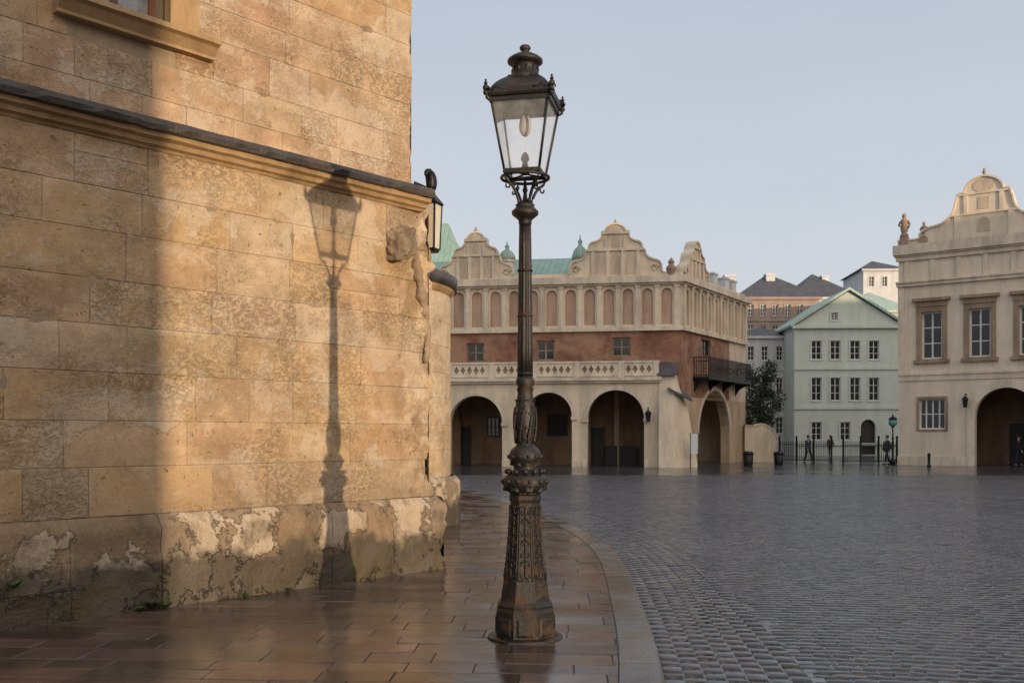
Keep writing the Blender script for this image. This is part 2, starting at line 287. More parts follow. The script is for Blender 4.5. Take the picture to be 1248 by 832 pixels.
# ------------------------------------------------------------------ ground
ZR=-.08
g=MB(); g.add([(-1500,-1500,0),(1500,-1500,0),(1500,1500,0),(-1500,1500,0)],[(0,1,2,3)]); g.obj('ground',None,[M['ground']],(0,0,ZR-.0065),recalc=False,kind='structure')
kp=np.array([(-3,-8),(-.6,-2),(.35,3),(.78,5),(1.02,6.65),(1.18,8.3),(1.30,10.06),(1.42,12),(1.47,13.6),(1.44,15.3),(1.2,18),(.72,21.5),(0.0,25.2),(-.9,29),(-2.3,33.5),(-5,39),(-10,44),(-20,48)],float)
def kerb_out(Y): return np.interp(Y,KD[:,1],KD[:,0])
fine=np.linspace(0,len(kp)-1,900)
def crom(P,t):
    i=np.clip(t.astype(int),0,len(P)-2); f=(t-i)[:,None]; p0=P[np.maximum(i-1,0)];p1=P[i];p2=P[i+1];p3=P[np.minimum(i+2,len(P)-1)]
    return .5*((2*p1)+(-p0+p2)*f+(2*p0-5*p1+4*p2-p3)*f**2+(-p0+3*p1-3*p2+p3)*f**3)
KD=crom(kp,fine); sl=np.concatenate([[0],np.cumsum(np.linalg.norm(np.diff(KD,axis=0),axis=1))])
tg=np.gradient(KD,axis=0); tg/=np.linalg.norm(tg,axis=1)[:,None]; nr=np.stack([tg[:,1],-tg[:,0]],1)
def kpt(s,off): 
    x=np.interp(s,sl,KD[:,0]);y=np.interp(s,sl,KD[:,1]);a=np.interp(s,sl,nr[:,0]);b=np.interp(s,sl,nr[:,1]); return np.stack([x+a*off,y+b*off],-1)
def quads_mesh(name,Q,z,gap,bev,drop,tilt,zj,mats,cols,smooth,dome=0):
    n=len(Q); L1=np.linalg.norm(Q[:,1]-Q[:,0],axis=1);L2=np.linalg.norm(Q[:,3]-Q[:,0],axis=1)
    g1=np.clip(gap/L1,0,.3)[:,None]; g2=np.clip(gap/L2,0,.3)[:,None]; b1=np.clip((gap+bev)/L1,0,.42)[:,None]; b2=np.clip((gap+bev)/L2,0,.42)[:,None]
    T1=np.concatenate([g1,b1,1-b1,1-g1],1); T2=np.concatenate([g2,b2,1-b2,1-g2],1)
    U=T1[:,None,:,None]; Vv=T2[:,:,None,None]
    P=(Q[:,0][:,None,None]*(1-U)*(1-Vv)+Q[:,1][:,None,None]*U*(1-Vv)+Q[:,2][:,None,None]*U*Vv+Q[:,3][:,None,None]*(1-U)*Vv)
    tz=rng.normal(0,tilt,(n,2)); zz=rng.normal(0,zj,n)
    A=T1[:,None,:]-.5; B=T2[:,:,None]-.5
    Z=z+zz[:,None,None]+A*tz[:,0,None,None]*L1[:,None,None]+B*tz[:,1,None,None]*L2[:,None,None]+np.zeros((n,4,4))
    edge=np.ones((4,4)); edge[1:3,1:3]=0; Z=Z-edge*drop
    if dome: P=P+rng.normal(0,dome,P.shape)
    V=np.concatenate([P,Z[...,None]],-1).reshape(-1,3)
    base=(np.arange(n)*16)[:,None,None]; ff=[]
    for j in range(3):
        for i in range(3): ff.append([j*4+i,j*4+i+1,(j+1)*4+i+1,(j+1)*4+i])
    Fq=(base+np.array(ff)[None]).reshape(-1,4)
    C=np.repeat(np.concatenate([cols,np.ones((n,1))],1),16,axis=0)
    o=mesh_np(name,V,Fq,mats,C,smooth); o['kind']='structure'; return o
dx,dy=.20,.14; nr_=int(46/dy); nc=int(60/dx)
xb=(np.arange(nc+1)[None]*dx+rng.uniform(-.22,.22,(nr_,nc+1))*dx+(np.arange(nr_)%2)[:,None]*dx*.5)-22
yb0=np.repeat((np.arange(nr_)*dy)[:,None],nc+1,1)
def warp(x,y):
    a=math.radians(-9); y2=y+.9*np.sin(x*.20+y*.04+.6)+.03*np.sin(x*1.1); X=x*math.cos(a)-y2*math.sin(a); Y=x*math.sin(a)+y2*math.cos(a); return np.stack([X,Y+2],-1)
Q=np.stack([warp(xb[:,:-1],yb0[:,:-1]),warp(xb[:,1:],yb0[:,1:]),warp(xb[:,1:],yb0[:,1:]+dy),warp(xb[:,:-1],yb0[:,:-1]+dy)],2).reshape(-1,4,2)
c=Q.mean(1); ko=kerb_out(c[:,1])
dist=np.full(len(c),9.)
near=np.abs(c[:,0]-ko)<4.5
KDs=KD[::3]; cn=c[near]; dist[near]=np.sqrt(((cn[:,None]-KDs[None])**2).sum(-1)).min(1)
NK=7
keep=(c[:,0]>ko)&(dist>NK*.15+.055)&(c[:,0]<.56*c[:,1]+4)&(c[:,1]>3.8)&(c[:,1]<44)&(c[:,0]>-12); Q=Q[keep]
rows=[]
for k in range(NK):
    s=np.arange(8,62,.205)+.1*(k%2); s=s+rng.uniform(-.03,.03,len(s)); o0=.010+k*.15; o1=o0+.15
    rows.append(np.stack([kpt(s[:-1],o0),kpt(s[:-1],o1),kpt(s[1:],o1),kpt(s[1:],o0)],1))
Q=np.concatenate([Q]+rows); n=len(Q)
v=rng.uniform(.035,.085,n); tint=rng.normal(0,.05,(n,3)); cols=v[:,None]*np.array([.97,.98,1.09])[None]*(1+tint)
br=rng.random(n)<.07; cols[br]*=np.array([1.4,1.2,1.0])
quads_mesh('cobblestone_road',Q,ZR,.004,.008,.0075,.010,.0014,[M['cob']],np.clip(cols,.01,.5),True,.0022)
# kerb
s=[8.0]; 
while s[-1]<60: s.append(s[-1]+random.uniform(.75,1.15))
qs=[];cc=[]
for a,b in zip(s[:-1],s[1:]):
    m=(a+b)/2; t=random.uniform(.08,.14)
    for p,q in ((a,m),(m,b)):
        sa=np.array([p+(.005 if p==a else 0)]); sb=np.array([q-(.005 if q==b else 0)])
        qs.append(np.stack([kpt(sa,-.30),kpt(sa,0),kpt(sb,0),kpt(sb,-.30)],1)[0]); cc.append((t,t*.97,t*.96))
kb=MB()
for q in qs:
    zt=.004; bv=.02
    vs=[(*q[0],-.2),(*q[1],-.2),(*q[2],-.2),(*q[3],-.2),(*q[0],zt),(*(q[1]*(1-bv/.3)+q[0]*bv/.3),zt),(*(q[2]*(1-bv/.3)+q[3]*bv/.3),zt),(*q[3],zt),(*q[1],zt-.02),(*q[2],zt-.02)]
    kb.add(vs,[(4,5,6,7),(5,8,9,6),(8,1,2,9),(0,3,7,4),(0,4,5,8,1),(3,2,9,6,7)])
ko_=kb.obj('kerb',None,[M['kerb']],kind='structure'); a=ko_.data.attributes.new('Col','FLOAT_COLOR','POINT')
a.data.foreach_set('color',np.repeat(np.array([(*x,1) for x in cc],dtype=np.float32),10,axis=0).ravel())
# pavement slabs
CH=Fr(-4.34,8.44,math.atan2(3.99,3.53))
qs=[];y=-1.0; rot=math.radians(-3)
while y<46:
    hh=random.choice((.28,.32,.36)); x=-16+random.random()
    while x<3:
        wv=random.uniform(.45,.95); q=np.array([(x,y),(x+wv,y),(x+wv,y+hh),(x,y+hh)])
        q=np.stack([q[:,0]*math.cos(rot)-q[:,1]*math.sin(rot),q[:,0]*math.sin(rot)+q[:,1]*math.cos(rot)],1)
        x+=wv; c=q.mean(0); ls,lo=CH.L(*c)
        if ls<5.0 and lo>.5: continue
        q[:,0]=np.minimum(q[:,0],kerb_out(q[:,1])-.305*np.sqrt(1+np.interp(q[:,1],KD[:,1],tg[:,0]/np.maximum(tg[:,1],.2))**2))
        if q[1,0]-q[0,0]<.03 and q[2,0]-q[3,0]<.03: continue
        qs.append(q)
    y+=hh
Qs=np.array(qs); n=len(Qs); v=rng.uniform(.04,.105,n); cols=v[:,None]*np.array([1.25,.87,.70])[None]*(1+rng.normal(0,.08,(n,3)))
quads_mesh('pavement',Qs,0,.003,.004,.008,.006,.0013,[M['slab']],np.clip(cols,.01,.5),False)
pb=MB(); pts=[tuple(kpt(np.array([q]),-.28)[0]) for q in np.arange(1,62,1.0)]
pb.prism([(-16,-8)]+pts+[(-20,47)],'z',-.15,-.0075); pb.obj('pavement_bedding',None,[M['bed']],kind='structure')
# ------------------------------------------------------------------ church
church=root('stone_church','weathered ochre ashlar church with moulded ledge beside wet pavement','church',(CH.o[0],CH.o[1],0),CH.th)
PAL=[(.45,.31,.17),(.47,.33,.185),(.44,.30,.18),(.49,.36,.22),(.42,.31,.19),(.42,.28,.145),(.46,.325,.20),(.43,.325,.215),(.48,.335,.18),(.40,.27,.155)]
PALU=[(.44,.30,.20),(.46,.32,.215),(.41,.275,.18),(.47,.35,.24),(.44,.29,.165),(.40,.265,.18)]
PALP=[(.30,.23,.15),(.35,.28,.2),(.26,.19,.12),(.33,.24,.15),(.37,.31,.24)]
class BW:
    def __init__(s): s.V=[];s.F=[];s.C=[]
    def block(s,x0,x1,z0,z1,mapf,col,amp,rough,res=.055,gap=.001,prot=0,bv=.004,rec=.006,edge=None):
        def lin(a,b):
            e=[gap,gap+bv,gap+bv+.006]; n=max(2,int((b-a)/res)); st=e[-1]
            return [a+t for t in e]+[a+st+(b-a-2*st)*i/n for i in range(1,n)]+[b-t for t in e[::-1]]
        X=lin(x0,x1);Z=lin(z0,z1); b=len(s.V); nx=len(X); sd_=random.random()*50; smear=random.random()<.6
        for j,z in enumerate(Z):
            for i,x in enumerate(X):
                e=(i in(0,nx-1)) or (j in (0,len(Z)-1)); d=min(x-x0,x1-x,z-z0,z1-z)
                nv=noise.fractal(Vector((x*2.6,z*2.6,sd_)),1,2,4)*amp
                ch=max(0,noise.noise(Vector((x*5,z*5,3)))-.22)*max(0,1-d/.055)*.055
                ee=0;cc=col
                if smear and d<.055:
                    kk=.55*max(0,noise.noise(Vector((x*2.2,z*2.2,11)))+.25)*(1-d/.055); cc=tuple(a_*(1-kk)+b_*kk for a_,b_ in zip(cc,(.62,.54,.43)))
                if edge is not None and x>edge-.75:
                    k=1-(edge-x)/.75; nn=noise.fractal(Vector((x*4,z*3.1,7)),1,2,5)+.32
                    if nn>0: ee=min(.07,nn*.2)*min(1,k*1.8); cc=tuple(a_*(1-.8*k)+b_*.8*k for a_,b_ in zip(cc,(.62,.54,.44) if nn<.40 else (.20,.135,.09)))
                y=-prot+nv*min(1,d/.05)+ch+ee+(rec if e else 0)
                s.V.append(mapf(x,y,z)); s.C.append((*cc,rough))
        for j in range(len(Z)-1):
            for i in range(nx-1): s.F.append((b+j*nx+i,b+j*nx+i+1,b+(j+1)*nx+i+1,b+(j+1)*nx+i))
    def wall(s,a,b,zs,mapf,pal,amp,ln=(.6,1.3),holes=(),kv=.07,edge=None,split=0):
        for z0,z1 in zip(zs[:-1],zs[1:]):
            cuts=[a]
            while cuts[-1]<b: cuts.append(cuts[-1]+random.uniform(*ln))
            cuts[-1]=b
            if len(cuts)>2 and cuts[-1]-cuts[-2]<.3: cuts.pop(-2)
            for p,q in zip(cuts[:-1],cuts[1:]):
                segs=[(p,q)]
                for (hx0,hx1,hz0,hz1) in holes:
                    if z1>hz0+.01 and z0<hz1-.01:
                        ns=[]
                        for (u0,u1) in segs:
                            if u1<=hx0 or u0>=hx1: ns.append((u0,u1)); continue
                            if u0<hx0-.04: ns.append((u0,hx0))
                            if u1>hx1+.04: ns.append((hx1,u1))
                        segs=ns
                for (u0,u1) in segs:
                    zz_=[(z0,z1)]
                    if random.random()<split: zm=z0+(z1-z0)*random.uniform(.35,.65); zz_=[(z0,zm),(zm,z1)]
                    for (za,zb) in zz_:
                        c=random.choice(pal); k=random.uniform(1-kv,1+kv); c=tuple(min(.7,x*k*random.uniform(.98,1.02)) for x in c)
                        if random.random()<.1: c=tuple(x*.6+y*.4 for x,y in zip(c,(.5,.45,.38)))
                        rg=random.choice((.1,.15,.25,.4,.75)); s.block(u0,u1,za,zb,mapf,c,amp*(.4+rg*.8),rg,prot=random.uniform(-.002,.003),edge=edge)
    def obj(s,name,parent,mat,**kw):
        o=mesh_np(name,np.array(s.V),np.array(s.F),[mat],np.array(s.C),True); o.parent=parent
        for k,v in kw.items(): o[k]=v
        return o
SW=CH.S(531,.1); SU=5.07; SP=5.33; XL=-7.0; DP=7.0
def wear(f,end,amt=1.):
    def g(x,y,z):
        p=list(f(x,y,z)); k=max(0,1-(end-x)/.16) if x<=end else 1
        wv=(noise.noise(Vector((z*2.1,x*.5,9)))+.35)*.07+(noise.noise(Vector((z*7,0,4))))*.055+noise.noise(Vector((z*17,x*9,4)))*.03
        dd=max(0,wv)*k*amt
        return (p[0]-dd,p[1]+dd*.6,p[2])
    return g
mz=[.9]; 
for hgt in (.46,.43,.45,.44,.42,.45,.40,.42): mz.append(mz[-1]+hgt)
mz[-1]=4.44
bw=BW(); bw.wall(XL,SW,mz,wear(lambda x,y,z:(x,.1+y,z),SW,1.5),PAL,.005,(.55,1.3),edge=SW,split=.05)
bw.wall(0,DP,mz,lambda x,y,z:(SW-y-max(0,.16-x)*.4,.15+x,z),PAL,.006)
bw.obj('lower_wall',church,M['wall'],label='sunlit ochre ashlar lower wall')
bp=BW()
bp.wall(XL,SP,[-.12,.9],wear(lambda x,y,z:(x,0.0+y+max(0,z-.80-.05*noise.noise(Vector((x*3,0,0))))*.9+.035*noise.noise(Vector((x*1.7,z*2.5,1)))+.018*noise.noise(Vector((x*9,z*9,1))),z),SP,.8),PALP,.022,(.55,1.5),kv=.14,split=.25)
bp.wall(0,DP,[-.12,.9],lambda x,y,z:(SP-y-max(0,z-.84)*.8-max(0,.08-x)*.4,.02+x,z),PALP,.018,(.9,1.5))
bp.obj('plinth',church,M['plinth'],label='damp stained crumbling stone plinth')
bu=BW(); uz=[4.60]
for hgt in (.40,.36,.42,.34,.40,.38,.42,.40,.42,.4,.42): uz.append(uz[-1]+hgt)
YU=.36
WX0=.86; WX1=1.72; wz0=5.72; wz1=7.5
bu.wall(XL,SU,uz,wear(lambda x,y,z:(x,YU+y,z),SU,.4),PALU,.009,(.45,1.1),[(WX0-.12,WX1+.12,wz0-.2,wz1+.1)],split=.06)
bu.wall(0,DP-.5,uz,lambda x,y,z:(SU-y-max(0,.05-x)*.3,YU+x,z),PALU,.008)
bu.obj('upper_wall',church,M['upper'],label='rough pinkish ashlar upper wall with lime patches')
cb=MB(); cb.box(XL,SW-.10,.19,DP,-.1,4.5); cb.box(XL+.05,SP-.075,.075,DP-.1,-.1,.84)
zt=uz[-1]; cb.box(XL,SU-.03,YU+.5,DP-.2,4.4,zt); cb.panel([(XL,4.4),(SU-.03,4.4),(SU-.03,zt),(XL,zt)],[[(WX0,wz0),(WX1,wz0),(WX1,wz1),(WX0,wz1)]],YU+.012,YU+.499)
cb.panel([(XL,.8),(SW-.9,.8),(SW-.9,4.45),(XL,4.45)],[],.111,.189)
cb.obj('wall_core',church,[M['mortar']])
def sweep(mb,prof,path,mi=0,jit=0):
    n=len(prof); vs=[]
    for k,((x,y),(ox,oy)) in enumerate(path):
        for i,(o,z) in enumerate(prof):
            j=jit*noise.noise(Vector((k*.7,i*1.7,2))); vs.append((x+ox*o,y+oy*(o+j),z+j*.8*(0<i<n-1)))
    fs=[]
    for k in range(len(path)-1):
        for i in range(n): j=(i+1)%n; fs.append((k*n+i,k*n+j,(k+1)*n+j,(k+1)*n+i))
    fs.append(tuple(range(n))); fs.append(tuple((len(path)-1)*n+i for i in range(n)))
    mb.add(vs,fs,mi)
SC_=CH.S(531,-.1)-.03; xs=list(np.linspace(XL,SC_-.08,90)); pth=[((x,.1),(0,-1)) for x in xs]+[((SC_,.1),(.15,-1)),((SC_,DP),(.15,0))]
mb=MB(); sweep(mb,[(-.05,4.40),(.015,4.40),(.03,4.425),(.07,4.44),(.085,4.48),(.135,4.50),(.14,4.545),(-.05,4.545)],pth,0,.010); mb.obj('ledge_moulding',church,[M['gold']])
mb=MB(); sweep(mb,[(-.24,4.74),(-.24,4.55),(.15,4.546),(.195,4.552),(.205,4.60),(.19,4.655)],pth,0,.022); mb.obj('ledge_capping',church,[M['slate']],label='dark wet slate ledge capping')
mb=MB(); sweep(mb,[(-.1,zt-.05),(.1,zt-.05),(.3,zt+.2),(.3,zt+.35),(-.1,zt+.35)],[((XL,YU),(0,-1)),((SU,YU),(1,-1)),((SU,DP-.2),(1,0))]); mb.obj('eaves_cornice',church,[M['gold']])
mb=MB(); z1=zt+.35; mb.add([(XL-.3,YU-.4,z1),(SU+.4,YU-.4,z1),(SU+.4,DP,z1),(XL-.3,DP,z1),(XL+2,3.6,z1+2.5),(SU-2.5,3.6,z1+2.5)],[(0,1,5,4),(1,2,5),(2,3,4,5),(3,0,4),(0,3,2,1)]); mb.obj('roof',church,[M['copper']])
# church window
win=bpy.data.objects.new('window',None); COL.objects.link(win); win.parent=church
mb=MB(); y0=YU-.07
mb.panel([(WX0-.26,wz0-.02),(WX1+.34,wz0-.02),(WX1+.34,wz1+.3),(WX0-.26,wz1+.3)],[[(WX0,wz0),(WX1,wz0),(WX1,wz1),(WX0,wz1)]],y0,YU+.05)
mb.panel([(WX0-.14,wz0-.01),(WX1+.16,wz0-.01),(WX1+.16,wz1+.2),(WX0-.14,wz1+.2)],[[(WX0+.0,wz0+.01),(WX1,wz0+.01),(WX1,wz1),(WX0,wz1)]],y0-.035,y0+.01)
mb.obj('surround',win,[M['gold']])
mb=MB(); sx0,sx1=.60,2.22; mb.prism([(YU-.22,wz0-.02),(YU-.22,wz0-.07),(YU-.17,wz0-.09),(YU-.10,wz0-.17),(YU-.10,wz0-.2),(YU+.04,wz0-.2),(YU+.04,wz0-.015)],'x',sx0,sx1); mb.obj('sill',win,[M['gold']])
mb=MB(); y=YU+.2
for a,b_,c_,d in ((WX0,WX0+.07,wz0,wz1),(WX1-.07,WX1,wz0,wz1),((WX0+WX1)/2-.035,(WX0+WX1)/2+.035,wz0,wz1)): mb.box(a,b_,y,y+.06,c_,d)
for z in (wz0,wz0+.62,wz0+1.2,wz1-.07): mb.box(WX0+.07,WX1-.07,y+.003,y+.057,z,z+.06)
mb.obj('frame',win,[plain('window_paint',(.13,.05,.03),.5)])
mb=MB(); mb.box(WX0+.03,WX1-.03,y+.02,y+.03,wz0+.02,wz1-.02); mb.obj('glass',win,[glassmat('church_glass',.3,(.5,.55,.6))])
mb=MB(); n=40; vs=[];
for i in range(n+1):
    x=WX0+.05+(WX1-WX0-.1)*i/n; yy=y+.14+.02*math.sin(i*1.3); vs+=[(x,yy,wz0+.05),(x,yy,wz1)]
mb.add(vs,[(2*i,2*i+2,2*i+3,2*i+1) for i in range(n) if not 16<i<23],0,True); mb.obj('curtain',win,[M['curtain']],recalc=False)
# carved boss near the corner
bx,bz=CH.p(492,296,.0)
bm=bmesh.new(); bmesh.ops.create_icosphere(bm,subdivisions=5,radius=1)
for vv in bm.verts:
    p=vv.co.copy(); m_=max(abs(p.x),abs(p.y),abs(p.z)); q_=p*(.30+.70/m_)
    d=noise.fractal(p*2.0+Vector((3,1,2)),1,2,5)*.20; q_=q_*(1+d); vv.co=Vector((q_.x*.17,q_.y*.22,q_.z*.18))
    vv.co.z+=.08*p.x-.08*max(0,-p.y)
me=bpy.data.meshes.new('corbel'); bm.to_mesh(me); bm.free(); me.materials.append(M['boss'])
for p in me.polygons: p.use_smooth=True
o=bpy.data.objects.new('corbel',me); COL.objects.link(o); o.parent=church; o.location=(bx-.02,.10,bz+.02); o['label']='worn carved stone head jutting from wall'
random.seed(3); mb=MB(); pts=[]; rs=[]
for k in range(40):
    t=k/39; u=508+17*min(1,t*1.6)-2*t; z=bz-.05-t*1.35; pts.append((CH.S(u,.09)+random.uniform(-.015,.015),.14,z)); rs.append((.07+.06*noise.noise(Vector((t*9,1,1))))*(1-.5*t))
mb.tube(pts,rs,9); mb.obj('eroded_rib',church,[M['boss']])
# apse
cx,cy=CH.L(-3.6,19.0); mb=MB(); apc=(cx,cy,0)
bw=BW(); zs=[.88,1.4,1.85,2.35,2.8,3.3,3.75,4.3]
bw.wall(0,2*math.pi*2.42,zs,lambda x,y,z:(cx+(2.42-y)*math.cos(x/2.42),cy+(2.42-y)*math.sin(x/2.42),z),[(.5,.4,.28),(.46,.35,.22),(.52,.43,.32)],.012,(.5,1.1))
bw.obj('apse',church,M['upper'],label='rounded stone apse with lime patches')
bw=BW(); bw.wall(0,2*math.pi*2.6,[-.12,.45,.9],lambda x,y,z:(cx+(2.6-y-max(0,z-.8))*math.cos(x/2.6),cy+(2.6-y-max(0,z-.8))*math.sin(x/2.6),z),PALP,.02,(.6,1.2)); bw.obj('apse_plinth',church,M['plinth'])
mb=MB(); mb.lathe([(2.39,-.1),(2.39,4.25)],60,apc); mb.obj('apse_core',church,[M['mortar']])
mb=MB(); mb.lathe([(2.38,4.27),(2.43,4.28),(2.46,4.36),(2.50,4.4),(2.3,4.42)],72,apc); mb.obj('apse_moulding',church,[M['gold']])
mb=MB(); mb.lathe([(2.50,4.401),(2.55,4.42),(2.56,4.62),(2.0,4.85),(.1,5.6)],72,apc); mb.obj('apse_roof',church,[M['slate']])
# wall lantern on church corner
LX,LY=CH.W(5.36,.32); wl=root('wall_lantern','black iron wall lantern with milky glass on church corner','lantern',(LX,LY,3.98),CH.th+math.radians(20))
mb=MB(); mb.lathe([(.095,0),(.11,.03),(.115,.05)],4,rot=math.pi/4,smooth=False); mb.lathe([(.145,.60),(.175,.62),(.13,.67),(.06,.74),(.02,.78)],4,rot=math.pi/4,smooth=False)
for i in range(4):
    a=i*math.pi/2+math.pi/4; mb.tube([(.115*math.cos(a),.115*math.sin(a),.04),(.145*math.cos(a),.145*math.sin(a),.61)],.010,4)
mb.obj('frame',wl,[M['black']])
mb=MB(); mb.lathe([(.108,.045),(.138,.60)],4,rot=math.pi/4,smooth=False); mb.obj('glass',wl,[M['milk']])
mb=MB(); pts=[]
for i in range(24):
    t=i/23; a=-math.pi*.45+t*math.pi*1.25; rr=.14*(1-t*.2); pts.append((-.09+math.cos(a)*rr*.75,0,.88+math.sin(a)*rr))
mb.tube(pts,[.012+.06*math.sin(math.pi*min(1,(i+1)/25)**.8) for i in range(24)],8); mb.tube([(-.45,0,.78),(-.2,0,.79),(0,0,.77)],.02,6); mb.tube([(-.42,0,.35),(-.3,0,.55),(-.1,0,.8)],.015,6)
mb.obj('bracket',wl,[M['black']])
# weeds
def weed(x,y,z,n,hh,lab):
    o=root('weed_plant',lab,'plant',(x,y,z),group='weeds at the wall foot'); mb=MB()
    for i in range(n):
        a=random.random()*6.28; l=random.uniform(.4,1)*hh; wd=random.uniform(.008,.018); c,s_=math.cos(a),math.sin(a); pts=[]
        for k in range(5):
            t=k/4; rr=l*.8*t; zz=l*(t*1.1-.5*t*t); ww=wd*math.sin(math.pi*(.12+.86*t)); pts+=[(c*rr-s_*ww,s_*rr+c*ww,zz),(c*rr+s_*ww,s_*rr-c*ww,zz)]
        mb.add(pts,[(2*k,2*k+1,2*k+3,2*k+2) for k in range(4)],0,True)
    mb.obj('leaf',o,[M['leafl']],recalc=False)
for u,n,hh in ((188,70,.17),(18,30,.14),(203,40,.10),(172,30,.09),(300,25,.06),(352,30,.07)):
    x=CH.S(u,-.05); X,Y=CH.W(x,-.05); weed(X,Y,0 if u>100 else .35,n,hh,'small green weed growing at damp wall foot')
# ------------------------------------------------------------------ street lamp
q=.00676; Lx,Ly=.108,8.2
def zz(v): return H+(HZ-v)*q-.0
lamp=root('street_lamp','tall ornate cast-iron gas-style street lamp on wet pavement','street lamp',(Lx,Ly,0))
def P8(l): return [(r*q*1.03,zz(v)) for r,v in l]
mb=MB(); mb.lathe([(.31,0),(.305,.012),(.27,.02),(.0,.021)],40,smooth=False)
mb.lathe(P8([(36,779),(36.5,742),(34.5,738),(35,735),(31,730),(30,722),(28.5,714),(28,710)]),8,rot=math.pi/8,smooth=False)
for k in range(8):
    a=k*math.pi/4; c,s_=math.cos(a),math.sin(a); ap=.2335
    mb.add([(c*(ap+o)-s_*x,s_*(ap+o)+c*x,z) for (x,z,o) in ((-.07,zz(770),.002),(.07,zz(770),.002),(.07,zz(748),.002),(-.07,zz(748),.002),(-.055,zz(767),.012),(.055,zz(767),.012),(.055,zz(751),.012),(-.055,zz(751),.012))],[(4,5,6,7),(0,1,5,4),(1,2,6,5),(2,3,7,6),(3,0,4,7)])
mb.obj('base_block',lamp,[M['iron']])
mb=MB(); ped=[(28,711),(24.5,690),(21.5,665),(19.5,635),(18.5,612),(20,608),(20,603),(17,600)]
mb.lathe(P8(ped),8,rot=math.pi/8,smooth=False)
def ped_r(z):
    l=[(zz(v),r*q*1.03) for r,v in ped[:5]]; zs=[a for a,_ in l]; rs=[b for _,b in l]; return float(np.interp(z,zs,rs))*math.cos(math.pi/8)
for k in range(8):
    a=k*math.pi/4; d=Vector((math.cos(a),math.sin(a),0)); t=Vector((-math.sin(a),math.cos(a),0))
    def PP(x,z,o=.004): return d*(ped_r(z)+o)+t*x+Vector((0,0,z))
    za,zb=zz(704),zz(616)
    for sg in (-1,1): mb.tube([PP(sg*ped_r(z)*.35,z,.002) for z in np.linspace(za,zb,7)],.006,4)
    for z in (za,zb): mb.tube([PP(-ped_r(z)*.35,z,.002),PP(ped_r(z)*.35,z,.002)],.006,4)
    nj=7
    for j in range(nj):
        zc=za+(zb-za)*(j+.5)/nj; R=ped_r(zc)*.17
        for sg in (1,-1):
            pts=[]
            for i in range(13):
                tt_=i/12; an=tt_*5.0-.8; pts.append(PP(sg*(R*.9+R*(1-tt_*.75)*math.cos(an+math.pi)),zc+(zb-za)*.06*(1-tt_*.7)*math.sin(an)*(1 if j%2 else -1),.004))
            mb.tube(pts,[.0085*(1-.4*i/12) for i in range(13)],5)
        mb.ball(tuple(PP(0,zc+(zb-za)*.06,.004)),(.010,.010,.016),0,6,4)
mb.obj('pedestal',lamp,[M['iron']])
def leaf(mb,a,r0,z0,h,wd,curl,n=9,drop=.35):
    vs=[];c,s_=math.cos(a),math.sin(a)
    for k in range(n):
        t=k/(n-1); rr=r0+curl*t**1.5*(1-.25*t**3); z=z0+h*(t-drop*t**4); ww=wd*(math.sin(math.pi*(.2+.72*t))**.7)*(1+.22*math.cos(t*25))
        for x,o in ((-1,-.25),(-.5,.12),(0,-.05),(.5,.12),(1,-.25)):
            vs.append((c*(rr+o*wd)-s_*x*ww,s_*(rr+o*wd)+c*x*ww,z+.15*o*wd))
    fs=[(k*5+i,k*5+i+1,(k+1)*5+i+1,(k+1)*5+i) for k in range(n-1) for i in range(4)]
    mb.add(vs,fs,0,True); mb.add([(x*.93,y*.93,z-.004) for x,y,z in vs],[f[::-1] for f in fs],0,True)
mb=MB()
mb.lathe(P8([(17,601),(23,596),(27,589),(26,582),(19,576),(14,572),(13,568),(18,562),(20,556),(17,548),(11.5,543),(9.5,540),(10.5,534),(12.5,520),(13,508),(11,492),(9,480),(8.5,472),(11,468),(11,463),(9.0,459)]),28)
for k in range(8):
    a=k*math.pi/4+.2
    leaf(mb,a,.12,zz(601),.13,.075,.075,drop=.8); leaf(mb,a+.39,.13,zz(596),.12,.065,.06,drop=.7)
    leaf(mb,a,.085,zz(571),.10,.05,.05,drop=.7); leaf(mb,a+.39,.09,zz(568),.08,.045,.04,drop=.6)
    leaf(mb,a+.39,.06,zz(548),.15,.036,.036,drop=.35); leaf(mb,a,.07,zz(532),.14,.036,.038,drop=.5); leaf(mb,a+.39,.072,zz(514),.13,.034,.034,drop=.5); leaf(mb,a,.065,zz(498),.12,.030,.026,drop=.4); leaf(mb,a+.39,.055,zz(484),.12,.026,.022,drop=.4)
    pts=[(math.cos(a+.5*t)*(.08+.018*math.sin(t*3)),math.sin(a+.5*t)*(.08+.018*math.sin(t*3)),zz(540)+.30*t) for t in np.linspace(0,1,10)]; mb.tube(pts,.008,5)
for k in range(12):
    a=k*math.pi/6; mb.ball((.150*math.cos(a),.150*math.sin(a),zz(574)),.022,0,8,5)
    mb.ball((.135*math.cos(a+.2),.135*math.sin(a+.2),zz(556)),.018,0,8,5); mb.ball((.185*math.cos(a+.2),.185*math.sin(a+.2),zz(586)),.02,0,8,5)
mb.obj('leaf_ornament',lamp,[M['iron']],recalc=False)
mb=MB(); mb.lathe([(r*q,zz(v)) for r,v in [(9.0,460),(8.6,420),(8.0,380),(7.6,340),(7.2,300),(6.8,274)]],48,flute=.07,nf=10)
mb.lathe([(r*q,zz(v)) for r,v in [(6.8,276),(8,272),(8,269),(11,266),(16,262),(16.5,258),(13,255),(11,252),(12,250),(7,248),(4,246)]],24)
for v_ in (455,385,330): mb.lathe([(r*q,zz(v_)+o) for r,o in ((8,-.012),(9.6,-.006),(9.6,.006),(8,.012))],24)
mb.obj('shaft',lamp,[M['iron']])
lan=bpy.data.objects.new('lantern',None); COL.objects.link(lan); lan.parent=lamp; lan.rotation_euler[2]=math.radians(-12)
at_,ab=.234,.142; zT,zB=zz(130),zz(213)
